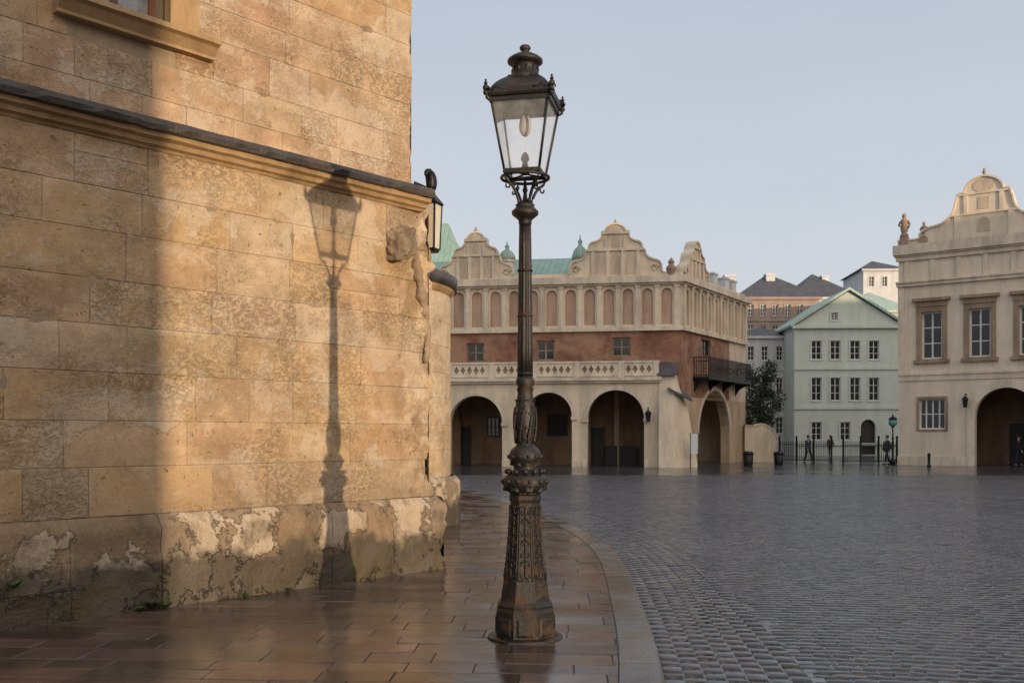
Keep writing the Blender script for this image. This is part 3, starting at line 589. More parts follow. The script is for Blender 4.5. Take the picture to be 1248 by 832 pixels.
mb=MB(); mb.lathe([(r*q,zz(v)) for r,v in [(4,248),(3,242),(2.2,236),(3.4,232),(2.2,228),(1.5,221),(.5,219)]],12)
for k in range(4):
    a=k*math.pi/2+math.pi/4; c,s_=math.cos(a),math.sin(a); r2=math.sqrt(2)
    mb.tube([(ab*r2*c,ab*r2*s_,zB),(at_*r2*c,at_*r2*s_,zT)],.0125,4)
    prof=[(.055,250),(.062,245),(.078,240),(.10,234),(.125,229),(.155,225),(.185,222),(.195,219),(.19,216)]
    mb.tube([(r_*c,r_*s_,zz(v_)) for r_,v_ in prof],[.016,.015,.014,.013,.012,.012,.012,.012,.012],6)
    for (rc,vc,R0,dr) in ((.175,229,.032,1),(.105,226,.022,-1)):
        sp_=[]
        for i in range(14):
            t=i/13; an=1.5+dr*t*5.4; R=R0*(1-.65*t); sp_.append(((rc+R*math.cos(an))*c,(rc+R*math.cos(an))*s_,zz(vc)+R*math.sin(an)))
        mb.tube(sp_,.0075,5)
    R=.262*r2; base=Vector((R*c,R*s_,zz(122)))
    for dz,rr in ((-.012,.022),(.03,.026),(.065,.016),(.09,.01)): mb.ball(tuple(base+Vector((c*.01,s_*.01,dz))),(rr,rr,rr*.95),0,8,6)
    for sg in (-1,1):
        tv=Vector((-s_,c,0))*sg; mb.tube([base+Vector((0,0,.0)),base+tv*.03+Vector((0,0,.03)),base+tv*.045+Vector((0,0,.01))],.008,5)
        tw=(Vector((-c,-s_,0))+tv).normalized(); mb.tube([base+tw*.04,base+tw*.07+Vector((0,0,.045)),base+tw*.11+Vector((0,0,.02)),base+tw*.15+Vector((0,0,.015))],.008,5)
    mb.tube([base+Vector((0,0,.01)),base-Vector((0,0,.05)),base-Vector((c*.02,s_*.02,.07))],[.012,.014,.004],5)
def sqring(mb,a0,a1,z0,z1):
    vs=[(sx*a,sy*a,z) for z in(z0,z1) for a in(a0,a1) for sx,sy in((-1,-1),(1,-1),(1,1),(-1,1))]
    fs=[]
    for i in range(4):
        j=(i+1)%4; fs+=[(i,j,8+j,8+i),(4+i,12+i,12+j,4+j),(i,4+i,4+j,j),(8+i,8+j,12+j,12+i)]
    mb.add(vs,fs)
sqring(mb,ab+.012,ab-.012,zB-.012,zB+.02); sqring(mb,at_+.014,at_-.01,zT-.02,zT+.012)
mb.torus(.195,zz(217),.013,36)
mb.obj('frame',lan,[M['iron']])
mb=MB()
def sq(a,z): return (a*math.sqrt(2),z)
mb.lathe([sq(.12,zz(105)),sq(at_-.02,zT+.014),sq(.255,zT+.022),sq(.264,zz(124)),sq(.264,zz(119)),sq(.24,zz(117)),sq(.225,zz(113)),sq(.20,zz(108)),sq(.165,zz(103)),sq(.13,zz(99)),sq(.115,zz(96))],4,rot=math.pi/4,smooth=False)
mb.lathe([(r*q,zz(v)) for r,v in [(20.5,101),(20.5,97),(18,94),(15.5,88),(14.5,81),(17,79.5),(21.5,77),(21.5,74),(18,71),(12,67.5),(6,65.5),(3.5,63),(6,61.5),(7,59),(5.5,56.5),(2,55)]],28)
for k in range(10):
    a=k*math.pi/5; mb.ball((.106*math.cos(a),.106*math.sin(a),zz(87)),(.012,.012,.032),0,6,5)
mb.obj('cap',lan,[M['iron']])
mb=MB()
for k in range(4):
    a=k*math.pi/2; c,s_=math.cos(a),math.sin(a)
    def PT(x,r,z): return (c*r-s_*x,s_*r+c*x,z)
    mb.add([PT(-ab,ab-.002,zB),PT(ab,ab-.002,zB),PT(at_,at_-.002,zT),PT(-at_,at_-.002,zT)],[(0,1,2,3)])
mb.obj('glass',lan,[M['glass']],recalc=False)
mb=MB(); mb.lathe([(.012,zz(112)),(.012,zz(130)),(.03,zz(133)),(.032,zz(142))],14,mi=1); mb.lathe([(.028,zz(141)),(.044,zz(147)),(.052,zz(154)),(.046,zz(161)),(.022,zz(166)),(.004,zz(167))],16,mi=0)
mb.obj('bulb',lan,[M['bulb'],M['iron']])
mb=MB(); mb.lathe([(.03,zB),(.05,zz(208)),(.03,zz(204)),(.02,zz(198)),(.035,zz(195)),(.03,zz(190)),(.01,zz(186))],14); 
for k in range(4): a=k*math.pi/2; mb.tube([(0,0,zB+.004),(ab*1.38*math.cos(a+.785),ab*1.38*math.sin(a+.785),zB+.004)],.008,4)
mb.obj('burner',lan,[M['iron']])
# ------------------------------------------------------------------ building helpers
def archtop(a,b,t,n=14): r=(b-a)/2; return [((a+b)/2-r*math.cos(math.pi*i/n),t-r+r*math.sin(math.pi*i/n)) for i in range(0,n+1)]
def archpoly(x0,x1,z0,zt,n=14):
    return [(x0,z0),(x1,z0)]+archtop(x0,x1,zt,n)[::-1]
def archring(mb,x0,x1,zt,wd,y0,y1,n=18,mi=0,legs=None):
    r=(x1-x0)/2; cx=(x0+x1)/2; zs=zt-r; zl=zs if legs is None else legs
    inn=[(x1,zl)]*(legs is not None)+[(cx+r*math.cos(math.pi*i/n),zs+r*math.sin(math.pi*i/n)) for i in range(n+1)]+[(x0,zl)]*(legs is not None)
    outp=[(x1+wd,zl)]*(legs is not None)+[(cx+(r+wd)*math.cos(math.pi*i/n),zs+(r+wd)*math.sin(math.pi*i/n)) for i in range(n+1)]+[(x0-wd,zl)]*(legs is not None)
    vs=[(p[0],y,p[1]) for y in(y0,y1) for l in(inn,outp) for p in l]; k=len(inn); fs=[]
    for i in range(k-1): fs+=[(i,i+1,k+i+1,k+i),(2*k+i,3*k+i,3*k+i+1,2*k+i+1),(i,2*k+i,2*k+i+1,i+1),(k+i,k+i+1,3*k+i+1,3*k+i)]
    fs+=[(0,k,3*k,2*k),(k-1,3*k-1,4*k-1,2*k-1)]; mb.add(vs,fs,mi)
def rect(x0,x1,z0,z1): return [(x0,z0),(x1,z0),(x1,z1),(x0,z1)]
def window(par,x0,x1,z0,z1,y,frame='white',nx=2,nz=3,t=.07,label=None):
    mb=MB(); mb.box(x0,x0+t,y,y+.08,z0,z1); mb.box(x1-t,x1,y,y+.08,z0,z1); mb.box(x0+t,x1-t,y+.002,y+.078,z0,z0+t); mb.box(x0+t,x1-t,y+.002,y+.078,z1-t,z1)
    for i in range(1,nx): c=x0+(x1-x0)*i/nx; mb.box(c-t*.45,c+t*.45,y+.005,y+.07,z0+t,z1-t)
    for j in range(1,nz): c=z0+(z1-z0)*j/nz; mb.box(x0+t,x1-t,y+.01,y+.065,c-t*.3,c+t*.3)
    mb.box(x0+.01,x1-.01,y+.035,y+.05,z0+.01,z1-.01,1)
    o=mb.obj('window',par,[M[frame],M['wglass']])
    if label:o['label']=label
    return o
def coping(mb,pts,y0,y1,t,mi=0):
    n=len(pts); off=[]
    for i in range(n):
        a=Vector(pts[max(i-1,0)]);b=Vector(pts[min(i+1,n-1)]); d=(b-a).normalized(); nn=Vector((d.y,-d.x)); off.append((pts[i][0]+nn.x*t,pts[i][1]+nn.y*t))
    vs=[(p[0],y,p[1]) for y in(y0,y1) for l in(pts,off) for p in l]; fs=[]
    for i in range(n-1): fs+=[(i,i+1,n+i+1,n+i),(2*n+i,3*n+i,3*n+i+1,2*n+i+1),(i,2*n+i,2*n+i+1,i+1),(n+i,n+i+1,3*n+i+1,3*n+i)]
    mb.add(vs,fs,mi)
def bez(p0,p1,p2,n=5): return [((1-t)**2*p0[0]+2*t*(1-t)*p1[0]+t*t*p2[0],(1-t)**2*p0[1]+2*t*(1-t)*p1[1]+t*t*p2[1]) for t in np.linspace(0,1,n)]
GHALF=[(1,0),(1,.08),(.96,.10)]+bez((.97,.17),(.96,.30),(.82,.31))+bez((.76,.33),(.62,.37),(.62,.50))+[(.56,.51)]+bez((.56,.56),(.56,.67),(.43,.67))+bez((.38,.69),(.29,.72),(.28,.79))+[(.28,.86),(.20,.87)]
def gable_outline(cx,hw,z0,h):
    hl=GHALF+[(.20*math.cos(a),.87+.13*math.sin(a)) for a in np.linspace(.2,math.pi/2,7)]
    R=[(cx+x*hw,z0+z*h) for x,z in hl]; L=[(2*cx-x,z) for x,z in reversed(R[:-1])]; return R+L
def gable(mb,cx,hw,z0,h,y0,y1,mi=0,mt=1,mn=2):
    o=gable_outline(cx,hw,z0,h); mb.panel(o,[],y0,y1,mi)
    coping(mb,o[1:-1],y0-.10,y1+.05,.09,mt)
    mb.box(cx-hw*.62,cx+hw*.62,y0-.12,y0+.01,z0+h*.50,z0+h*.54,mt); mb.box(cx-hw*.30,cx+hw*.30,y0-.12,y0+.01,z0+h*.82,z0+h*.86,mt)
    for k in (-.48,-.16,.16,.48): mb.box(cx+k*hw-.10,cx+k*hw+.10,y0-.09,y0+.01,z0+.03,z0+h*.50,mt)
    for k in (-.32,0,.32):
        mb.panel(archpoly(cx+k*hw-hw*.095,cx+k*hw+hw*.095,z0+h*.06,z0+h*.45,8),[],y0-.02,y0+.005,mn)
    for k in (-.2,.2): mb.box(cx+k*hw-.07,cx+k*hw+.07,y0-.09,y0+.01,z0+h*.541,z0+h*.76,mt)
    mb.panel(archpoly(cx-hw*.09,cx+hw*.09,z0+h*.57,z0+h*.78,8),[],y0-.02,y0+.005,mn)
    for sg in (-1,1):
        c=(cx+sg*hw*.84,y0-.05,z0+h*.17); mb.tube([(c[0]+.22*(1-.6*t)*math.cos(t*8),c[1],c[2]+.22*(1-.6*t)*math.sin(t*8)) for t in np.linspace(0,1,14)],.045,5,mt)
def vase(mb,x,y,z,h,mi=0):
    mb.lathe([(r*h,z+k*h) for r,k in ((.2,0),(.2,.08),(.1,.12),(.09,.2),(.22,.38),(.24,.5),(.14,.62),(.1,.68),(.16,.74),(.1,.85),(.03,.93),(.0,1))],12,(x,y,0),mi)
# ------------------------------------------------------------------ cloth hall
C=Fr(-3.0,57.0,math.atan2(-1.7,11.02))
hall=root('arcaded_market_hall','long renaissance cloth hall with arcade, scrolled gables and copper roof','building',(C.o[0],C.o[1],0),C.th)
GB=-.12; XLh=-13.; YW=2.6; YI=4.9
XR=C.S(803); zter=C.p(680,460)[1]
A=[]
for u0,u1,vt in [(548,612,482),(640,697,478),(716,785,475)]: A.append((C.S(u0),C.S(u1),C.p((u0+u1)/2,vt)[1]))
A=[(A[0][0]-8.6,A[0][0]-5.5,A[0][2]),(A[0][0]-4.3,A[0][0]-1.2,A[0][2])]+A
mb=MB(); mb.panel([(XLh,GB)]+sum([[(a,GB)]+archtop(a,b,t)+[(b,GB)] for a,b,t in A],[])+[(XR,GB),(XR,zter),(XLh,zter)],[],0,.7)
mb.box(XLh,XR,.7,YI+.2,zter-.35,zter-.02)
mb.obj('arcade_wall',hall,[M['cream']])
mb=MB()
for a,b,t in A:
    archring(mb,a-.0,b+.0,t,.22,-.05,.02)
    sp_=t-(b-a)/2
    for x0,x1 in ((a-.30,a+.04),(b-.04,b+.30)): mb.box(x0,x1,-.12,.3,sp_-.22,sp_-.02); mb.box(x0+.04,x1-.04,-.09,.3,GB,.28)
mb.box(XLh,XR+.1,-.16,.05,zter-.32,zter-.2); mb.box(XLh,XR+.15,-.28,.06,zter-.199,zter+.0)
mb.obj('arcade_trim',hall,[M['trim']])
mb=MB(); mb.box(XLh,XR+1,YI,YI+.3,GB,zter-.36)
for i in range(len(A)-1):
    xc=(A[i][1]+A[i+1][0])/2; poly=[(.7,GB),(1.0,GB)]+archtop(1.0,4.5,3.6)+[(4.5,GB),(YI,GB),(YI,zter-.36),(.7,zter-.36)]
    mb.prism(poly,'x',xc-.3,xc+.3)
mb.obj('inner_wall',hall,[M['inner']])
for u0,u1,v0,v1 in ((667,692,505,531),(594,609,508,532)):
    a,z1=C.p(u0,v0,YI); b,z0=C.p(u1,v1,YI); window(hall,a,b,z0,z1,YI-.09,'dark',3,2)
for u0,u1,vt in ((722,735,521),(560,572,520)):
    mb=MB(); a,z1=C.p(u0,vt,YI); b,_=C.p(u1,560,YI); mb.box(a,b,YI-.08,YI,GB,z1); mb.box(a-.1,a,YI-.14,YI,GB,z1+.1); mb.box(b,b+.1,YI-.14,YI,GB,z1+.1); mb.obj('door',hall,[M['dark']])
mb=MB(); _,z1=C.p(757,543,YI-.6); mb.box(C.S(738,YI-.6),C.S(776,YI-.6),YI-.7,YI-.3,GB,z1); mb.obj('counter',hall,[M['dark']])
mb=MB(); z1b=C.p(680,441)[1]; z0b=zter+.01
x=XLh; hol=[]; ped=[]
while x<XR-1.6:
    ped.append(x)
    for k in range(5):
        c=x+.55+k*.38; hol.append([(c+.12*math.cos(a)*(1+.25*math.cos(4*a)),(z0b+z1b)/2+.19*math.sin(a)*(1+.25*math.cos(4*a))) for a in np.linspace(0,2*math.pi,12,endpoint=False)])
    x+=2.45
mb.panel(rect(XLh,XR,z0b+.04,z1b-.08),hol,.05,.14)
for p in ped+[XR-.3]: mb.box(p,p+.3,-.02,.27,z0b,z1b)
mb.box(XLh,XR+.05,-.0,.26,z1b-.082,z1b+.03)
mb.box(XLh,XR-.01,.142,.2,z0b+.02,z1b-.09,1)
mb.obj('balustrade',hall,[M['trim'],M['rtrim']],label='pierced stone balustrade along terrace')
# upper storey
XU=C.S(830,YW); zat=C.p(700,402,YW)[1]; zco=C.p(700,347,YW)[1]; ztop=C.p(700,339,YW)[1]
wins=[]
for u0,u1,v0,v1 in ((569,590,418,441),(654,676,415,439),(746,769,411,434)):
    a,z1=C.p(u0,v0,YW);b,z0=C.p(u1,v1,YW); wins.append((a,b,z0,z1))
mb=MB(); mb.panel(rect(XLh,XU,zter-.3,zat),[rect(*w_) for w_ in wins],YW,YW+.4); mb.box(XLh,XU-.8,YI+.35,12,GB,zco); mb.box(XLh,XU-.4,YW+.8,YI+.35,zter+.1,zco)
mb.obj('brick_wall',hall,[M['brick']])
for w_ in wins: window(hall,*w_,YW+.15,'rtrim',2,2,.09)
mb=MB(); xs=np.linspace(C.S(548,YW),XU-.25,13); pitch=xs[1]-xs[0]; xs=list(np.arange(xs[0]-pitch*5,xs[0]-.1,pitch))+list(xs)
hol=[archpoly(x+pitch*.22,x+pitch*.78,zat+.25,zco-.3,8) for x in xs[:-1]]
mb.panel(rect(XLh,XU,zat,zco),hol,YW-.02,YW+.14); mb.obj('attic_wall',hall,[M['cream']])
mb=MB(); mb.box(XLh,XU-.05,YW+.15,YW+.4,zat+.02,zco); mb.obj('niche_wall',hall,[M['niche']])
mb=MB()
for x in xs: mb.box(x-.13,x+.13,YW-.13,YW-.01,zat+.12,zco-.12); mb.box(x-.17,x+.17,YW-.17,YW-.01,zco-.26,zco-.121)
mb.box(XLh,XU+.1,YW-.2,YW+.05,zat-.12,zat+.11); mb.box(XLh,XU+.15,YW-.22,YW+.03,zco-.11,zco); mb.box(XLh,XU+.3,YW-.38,YW+.1,zco+.001,ztop)
mb.obj('attic_trim',hall,[M['trim']])
def GG(uc,u0,u1,vt,y0):
    mb=MB(); cx=C.S(uc,y0); hw=(C.S(u1,y0)-C.S(u0,y0))/2; zt_=C.p(uc,vt,y0)[1]; gable(mb,cx,hw,ztop,zt_-ztop,y0,y0+.5); mb.obj('gable',hall,[M['cream'],M['trim'],M['nichelt']])
GG(580,535,625,284,YW); GG(750,693,807,274,YW)
mb=MB(); mb.box(XLh,XU-.2,YW+.1,YW+.4,ztop-.1,ztop+.28,0); mb.obj('parapet',hall,[M['cream']])
for u,v0,v1,o in ((580,286,279,YW+.2),(750,276,270,YW+.2),(818,340,316,YW+.1)):
    mb=MB(); a,z0=C.p(u,v0,o); _,z1=C.p(u,v1,o); vase(mb,a,o,min(z0,z1),abs(z1-z0)+.15); mb.obj('finial',hall,[M['rtrim']])
for u,v0,v1 in ((618,334,294),(707,340,286)):
    mb=MB(); o=YW+1.2; a,z0=C.p(u,v0,o); _,z1=C.p(u,v1,o); h=z1-z0
    mb.lathe([(.42,z0-.8),(.42,z0+h*.34),(.52,z0+h*.36),(.52,z0+h*.42)],8,(a,o,0),0,math.pi/8,False)
    mb.lathe([(.52,z0+h*.421),(.50,z0+h*.52),(.36,z0+h*.66),(.14,z0+h*.74),(.1,z0+h*.80),(.15,z0+h*.84),(.05,z0+h*.9),(.02,z0+h)],16,(a,o,0),1)
    mb.obj('turret',hall,[M['trim'],M['copper']])
mb=MB(); zr=C.p(670,317,8)[1]; o0,o1=YW+.45,11
mb.add([(XLh,o0,ztop-.05),(XU-.6,o0,ztop-.05),(XU-.6,o1+2,ztop-.05),(XLh,o1+2,ztop-.05),(XLh,7.5,zr),(XU-3.2,7.5,zr)],[(0,1,5,4),(1,2,5),(2,3,4,5),(0,4,3),(0,3,2,1)])
zr2=C.p(555,270,18)[1]; xr2=C.S(548,18)
mb.add([(XLh,13,ztop),(xr2+2.3,13,ztop),(xr2+2.3,24,ztop),(XLh,24,ztop),(XLh,18.5,zr2),(xr2-.2,18.5,zr2)],[(0,1,5,4),(1,2,5),(2,3,4,5),(0,4,3)]); mb.box(XLh,xr2+2.2,13.1,23.9,0,ztop-.01)
mb.obj('roof',hall,[M['copper']],label='green copper roof')
# buttress at the corner
mb=MB(); a1=C.S(822); ab_=C.S(851)
mb.prism([(-.9,GB),(-.5,2.2),(.0,zter+.1),(YW+.5,zter+.9),(YW+.5,GB)],'x',XR+.003,a1)
mb.add([(a1,-.9,GB),(a1,-.5,2.2),(a1,.0,zter+.1),(a1,YW+.5,zter+.9),(a1,YW+.5,GB),(ab_,.2,GB),(a1+.75,.6,3.1),(ab_,YW+.5,GB),(a1+.5,YW+.5,3.9)],[(0,1,6,5),(1,2,6),(2,3,8,6),(5,6,8,7),(3,4,7,8),(0,5,7,4)])
mb.obj('buttress',hall,[M['cream']])
mb=MB(); mb.prism([(-.25,zter+.05),(-.22,zter+.15),(YW,zter+1.0),(YW,zter+.8)],'x',XR-.1,a1+.2); mb.obj('buttress_roof',hall,[M['roofd']])
mb=MB(); zq=C.p(815,470)[1]; zw=C.p(847,486)[1]
mb.add([(a1-.35,-.5,zq-.25),(a1-.35,2.0,zq+.25),(a1+.95,2.0,zw+.1),(a1+.95,.0,zw-.15),(a1-.35,-.5,zq-.13),(a1-.35,2.0,zq+.37),(a1+.95,2.0,zw+.22),(a1+.95,.0,zw-.03)],[(0,3,2,1),(4,5,6,7),(0,1,5,4),(1,2,6,5),(2,3,7,6),(3,0,4,7)]); mb.obj('weathering_slab',hall,[M['roofd']])
# side wing
cw=C.W(XU,YW); endp=(15.76,67.3); D=Fr(cw[0]+.02,cw[1],math.atan2(endp[1]-cw[1],endp[0]-cw[0]))
DL=math.hypot(endp[0]-cw[0],endp[1]-cw[1]); loc=C.L(*D.o); dth=D.th-C.th
side=bpy.data.objects.new('side_wing',None); COL.objects.link(side); side.parent=hall; side.location=(loc[0],loc[1],0); side.rotation_euler[2]=dth
a0,a1=D.S(851),D.S(889); at=D.p(870,476)[1]
mb=MB()
mb.panel([(0,GB),(a0,GB)]+archtop(a0,a1,at)+[(a1,GB),(DL,GB),(DL,zter-1.0),(0,zter-1.0)],[],0,.6)
mb.box(0,DL,4,4.3,GB,zter)
mb.obj('arcade_wall',side,[M['ochre']])
wn=[]
for u0,u1,v0,v1 in ((855,866,413,434),(884,892,418,436)):
    p,z1=D.p(u0,v0);q2,z0=D.p(u1,v1); wn.append((p,q2,z0,z1))
mb=MB(); mb.panel(rect(0,DL*.72,zter-1.0,zat),[rect(*w_) for w_ in wn if w_[1]<DL*.7],0,.4); mb.box(.1,DL-.1,.6,4.3,zter,zter+.3); mb.obj('brick_wall',side,[M['brick']])
mb=MB(); mb.panel(rect(DL*.72,DL,zter-1.0,zat),[rect(*w_) for w_ in wn if w_[0]>DL*.73],0,.4)
np_=9; xs=np.linspace(.25,DL-.25,np_+1); pt=xs[1]-xs[0]
mb.panel(rect(0,DL,zat,zco),[archpoly(x+pt*.27,x+pt*.73,zat+.25,zco-.3,8) for x in xs[:-1]],-.02,.14); mb.box(DL-.4,DL,.4,8,GB,zco)
mb.obj('attic_wall',side,[M['cream']])
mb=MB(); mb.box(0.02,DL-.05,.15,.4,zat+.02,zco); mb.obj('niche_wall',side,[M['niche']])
for w_ in wn:
    if not(DL*.69<w_[1] and w_[0]<DL*.73): window(side,*w_,.15,'dark',2,2,.08)
mb=MB()
for x in xs: mb.box(x-.14,x+.14,-.16,-.01,zat+.12,zco-.12); mb.box(x-.18,x+.18,-.2,-.01,zco-.26,zco-.121)
mb.box(0,DL+.1,-.2,.05,zat-.12,zat+.11); mb.box(0,DL+.1,-.22,.03,zco-.11,zco); mb.box(-.1,DL+.3,-.38,.1,zco+.001,ztop-.001)
archring(mb,a0,a1,at,.25,-.06,.02); mb.obj('attic_trim',side,[M['trim']])
mb=MB(); gx=D.S(847,.1); gw=(D.S(862,.1)-D.S(833,.1))/2; gz=D.p(847,296,.1)[1]; gable(mb,gx,gw,ztop,gz-ztop,.0,.5); mb.box(0,DL,.05,.4,ztop-.2,ztop+.25,0)
mb.obj('gable',side,[M['cream'],M['trim'],M['nichelt']])
mb=MB(); mb.add([(0,.4,ztop),(DL-.1,.4,ztop),(DL-.1,9,ztop),(0,9,ztop),(1.5,4.5,ztop+1.5),(DL-2.5,4.5,ztop+1.5)],[(0,1,5,4),(1,2,5),(2,3,4,5),(3,0,4),(0,3,2,1)]); mb.obj('roof',side,[M['roofd']])
for x in (DL*.6,DL*.8,DL-.9):
    mb=MB(); mb.box(x,x+.8,.6,1.3,ztop-.2,ztop+1.1); mb.box(x-.06,x+.86,.54,1.36,ztop+1.08,ztop+1.2); mb.obj('chimney',side,[M['offw']])
# balcony
mb=MB(); y0=-1.0; p0=D.S(850,-.3); p1=DL-1.8; zb0=D.p(875,460,y0)[1]; zb1=zb0+1.15
mb.box(p0,p1,y0,-.001,zb0-.14,zb0)
for z in (zb0+.08,zb1-.25,zb1): mb.box(p0,p1,y0,y0+.05,z-.025,z+.025); mb.box(p0,p0+.05,y0+.05,0,z-.025,z+.025); mb.box(p1-.05,p1,y0+.05,0,z-.025,z+.025)
x=p0
while x<p1: mb.box(x,x+.03,y0+.01,y0+.04,zb0,zb1); x+=.15
y=y0
while y<0: mb.box(p0+.01,p0+.04,y,y+.03,zb0,zb1); mb.box(p1-.04,p1-.01,y,y+.03,zb0,zb1); y+=.15
for x in np.linspace(p0+.2,p1-.3,4): mb.prism([(y0+.1,zb0-.14),(0,zb0-.14),(0,zb0-.9),(-.25,zb0-.5)],'x',x,x+.12)
for i in range(int((p1-p0)/.5)): 
    c=p0+.25+i*.5; mb.tube([(c+.15*math.cos(t),y0+.02,zb0+.5+.2*math.sin(t)) for t in np.linspace(0,6.28,12)],.02,4)
mb.obj('balcony',side,[M['black']],label='black wrought iron balcony')
# ------------------------------------------------------------------ right palace
R=Fr(23.3,60.0,math.atan2(-4.0,5.5)); pal=root('cream_palace','cream renaissance town palace with scrolled gable and arched gateway','building',(R.o[0],R.o[1],0),R.th)
RL=18.; zc1=R.p(1100,300)[1]; zc0=R.p(1100,318)[1]; zs1=R.p(1100,458)[1]; zf=R.p(1100,348)[1]
wn=[]
for u0,u1,v0,v1 in ((1123,1148,380,437),(1181,1206,377,434)):
    a,z1=R.p(u0,v0); b,z0=R.p(u1,v1); wn.append([a,b,z0,z1])
z0m=(wn[0][2]+wn[1][2])/2; z1m=(wn[0][3]+wn[1][3])/2; st=wn[1][0]-wn[0][0]; wd=wn[0][1]-wn[0][0]
wn=[(wn[0][0]+st*k,wn[0][0]+st*k+wd,z0m,z1m) for k in range(6)]
a,z1=R.p(1120,486); b,z0=R.p(1152,523); sm=(a,b,z0,z1)
g0,gt=R.p(1188,477)[0],R.p(1225,472)[1]; g1=R.S(1266)
holes=[rect(*w_) for w_ in wn]+[rect(*sm)]
body=[(0,GB),(g0,GB)]+archtop(g0,g1,gt,16)+[(g1,GB),(RL,GB),(RL,zc1),(0,zc1)]
mb=MB(); mb.panel(body,holes,0,.5); mb.box(0,RL,4.5,14,GB,zc1-.1); mb.box(0,.4,.5,4.5,GB,zc1-.1); mb.box(.4,RL,.5,4.5,zs1-.3,zs1); mb.obj('wall',pal,[M['rcream']])
for w_ in wn: window(pal,*w_,.22,'white',2,3,.10)
window(pal,*sm,.2,'white',4,2,.09)
for (x0,x1,z0,z1) in wn:
    mb=MB(); mb.panel(rect(x0-.28,x1+.28,z0-.1,z1+.33),[rect(x0,x1,z0+.0,z1)],-.08,.02)
    mb.box(x0-.42,x1+.42,-.2,.01,z0-.25,z0-.05); mb.box(x0-.3,x1+.3,-.13,.01,z1+.3,z1+.65); mb.box(x0-.48,x1+.48,-.28,.01,z1+.621,z1+.80); mb.obj('window_surround',pal,[M['rtrim']])
mb=MB(); x0,x1,z0,z1=sm; mb.panel(rect(x0-.14,x1+.14,z0-.1,z1+.14),[rect(x0,x1,z0,z1)],-.06,.02); mb.obj('window_surround',pal,[M['rtrim']])
mb=MB(); archring(mb,g0,g1,gt,.42,-.10,.02,20,0,GB); mb.obj('gateway_surround',pal,[M['trim']])
mb=MB(); mb.box(-.05,RL,-.12,.02,zs1-.0,zs1+.13); mb.box(-.02,RL,-.06,.019,zs1-.32,zs1-.001); mb.box(-.06,g0-.43,-.08,.01,GB,.45)
mb.box(-.1,RL,-.16,.02,zf-.1,zf+.10); mb.box(-.12,RL,-.24,.02,zf+.101,zf+.2); mb.box(-.12,RL,-.16,.02,zc0-.05,zc0+.2); mb.box(-.25,RL,-.38,.2,zc0+.30,zc1+.0); mb.box(-.2,RL,-.26,.2,zc0+.201,zc0+.299)
for k in range(12):
    c=.35+k*1.45; mb.box(c,c+.28,-.10,.01,zf+.21,zc0-.06); 
mb.box(-.03,.35,-.06,.018,zs1+.14,zf-.11)
mb.obj('cornice',pal,[M['trim']])
mb=MB(); gcx=R.S(1199,.3); hw=gcx+.1; zt_=R.p(1199,216,.3)[1]; hh=zt_-zc1
pr=[(1,0),(1,.085),(.74,.09)]+bez((.73,.16),(.70,.24),(.58,.27),6)+bez((.52,.28),(.33,.36),(.31,.62),7)+[(.29,.70),(.28,.76),(.21,.77)]+[(.21*math.cos(t),.77+.23*math.sin(t)) for t in np.linspace(.2,math.pi/2,7)]
Rr=[(gcx+x*hw,zc1+z*hh) for x,z in pr]; ol=Rr+[(2*gcx-x,z) for x,z in reversed(Rr[:-1])]
mb.panel(ol,[],.2,.8,0); coping(mb,ol[1:-1],.09,.9,.10,1)
mb.box(gcx-.38*hw,gcx+.38*hw,.1,.21,zc1+hh*.40,zc1+hh*.43,1); mb.box(gcx-.31*hw,gcx+.31*hw,.1,.21,zc1+hh*.73,zc1+hh*.76,1)
for k in (-.3,.3): mb.box(gcx+k*hw-.14,gcx+k*hw+.14,.12,.21,zc1+.02,zc1+hh*.40,1)
for k in (-.2,.2): mb.box(gcx+k*hw-.11,gcx+k*hw+.11,.12,.21,zc1+hh*.431,zc1+hh*.729,1)
mb.panel(archpoly(gcx-.35,gcx+.35,zc1+.4,zc1+hh*.35),[],.17,.21,2); mb.panel(rect(gcx-.30,gcx+.30,zc1+hh*.48,zc1+hh*.68),[],.17,.21,2)
mb.panel([(gcx+.12*hw*math.cos(t),zc1+hh*.86+.08*hw*math.sin(t)) for t in np.linspace(0,6.28,16,endpoint=False)],[],.17,.21,2)
mb.obj('gable',pal,[M['rcream'],M['trim'],M['nichelt']])
def statue(u,vt,vb):
    mb=MB(); x,z0=R.p(u,vb,.3); _,z1=R.p(u,vt,.3); h=z1-z0; mb.box(x-.22,x+.22,.08,.52,zc1+.001,z0+.02); 
    mb.lathe([(r*h*.85,z0+k*h) for r,k in ((.2,0),(.2,.1),(.12,.14),(.17,.25),(.19,.38),(.15,.52),(.2,.64),(.17,.72),(.07,.77),(.1,.82),(.115,.89),(.08,.96),(.01,1))],12,(x,.3,0))
    mb.tube([(x-.15*h,.3,z0+.66*h),(x-.22*h,.28,z0+.52*h),(x-.1*h,.15,z0+.44*h)],.05*h,6); mb.tube([(x+.15*h,.3,z0+.66*h),(x+.22*h,.3,z0+.5*h),(x+.17*h,.22,z0+.35*h)],.05*h,6)
    mb.obj('statue',pal,[M['rtrim']],label='weathered stone figure on roof parapet')
statue(1102,260,289); statue(1126,270,290)
mb=MB(); vase(mb,gcx,.4,zt_+.1,.5); mb.obj('finial',pal,[M['rtrim']])
mb=MB(); z0=zc1-.05; mb.add([(.3,.85,z0),(RL,.85,z0),(RL,14,z0),(.3,14,z0),(gcx-.3,7,z0+hh*.72),(RL,7,z0+hh*.72)],[(0,1,5,4),(1,2,5),(2,3,4,5),(3,0,4),(0,3,2,1)]); mb.obj('roof',pal,[M['roofd']])
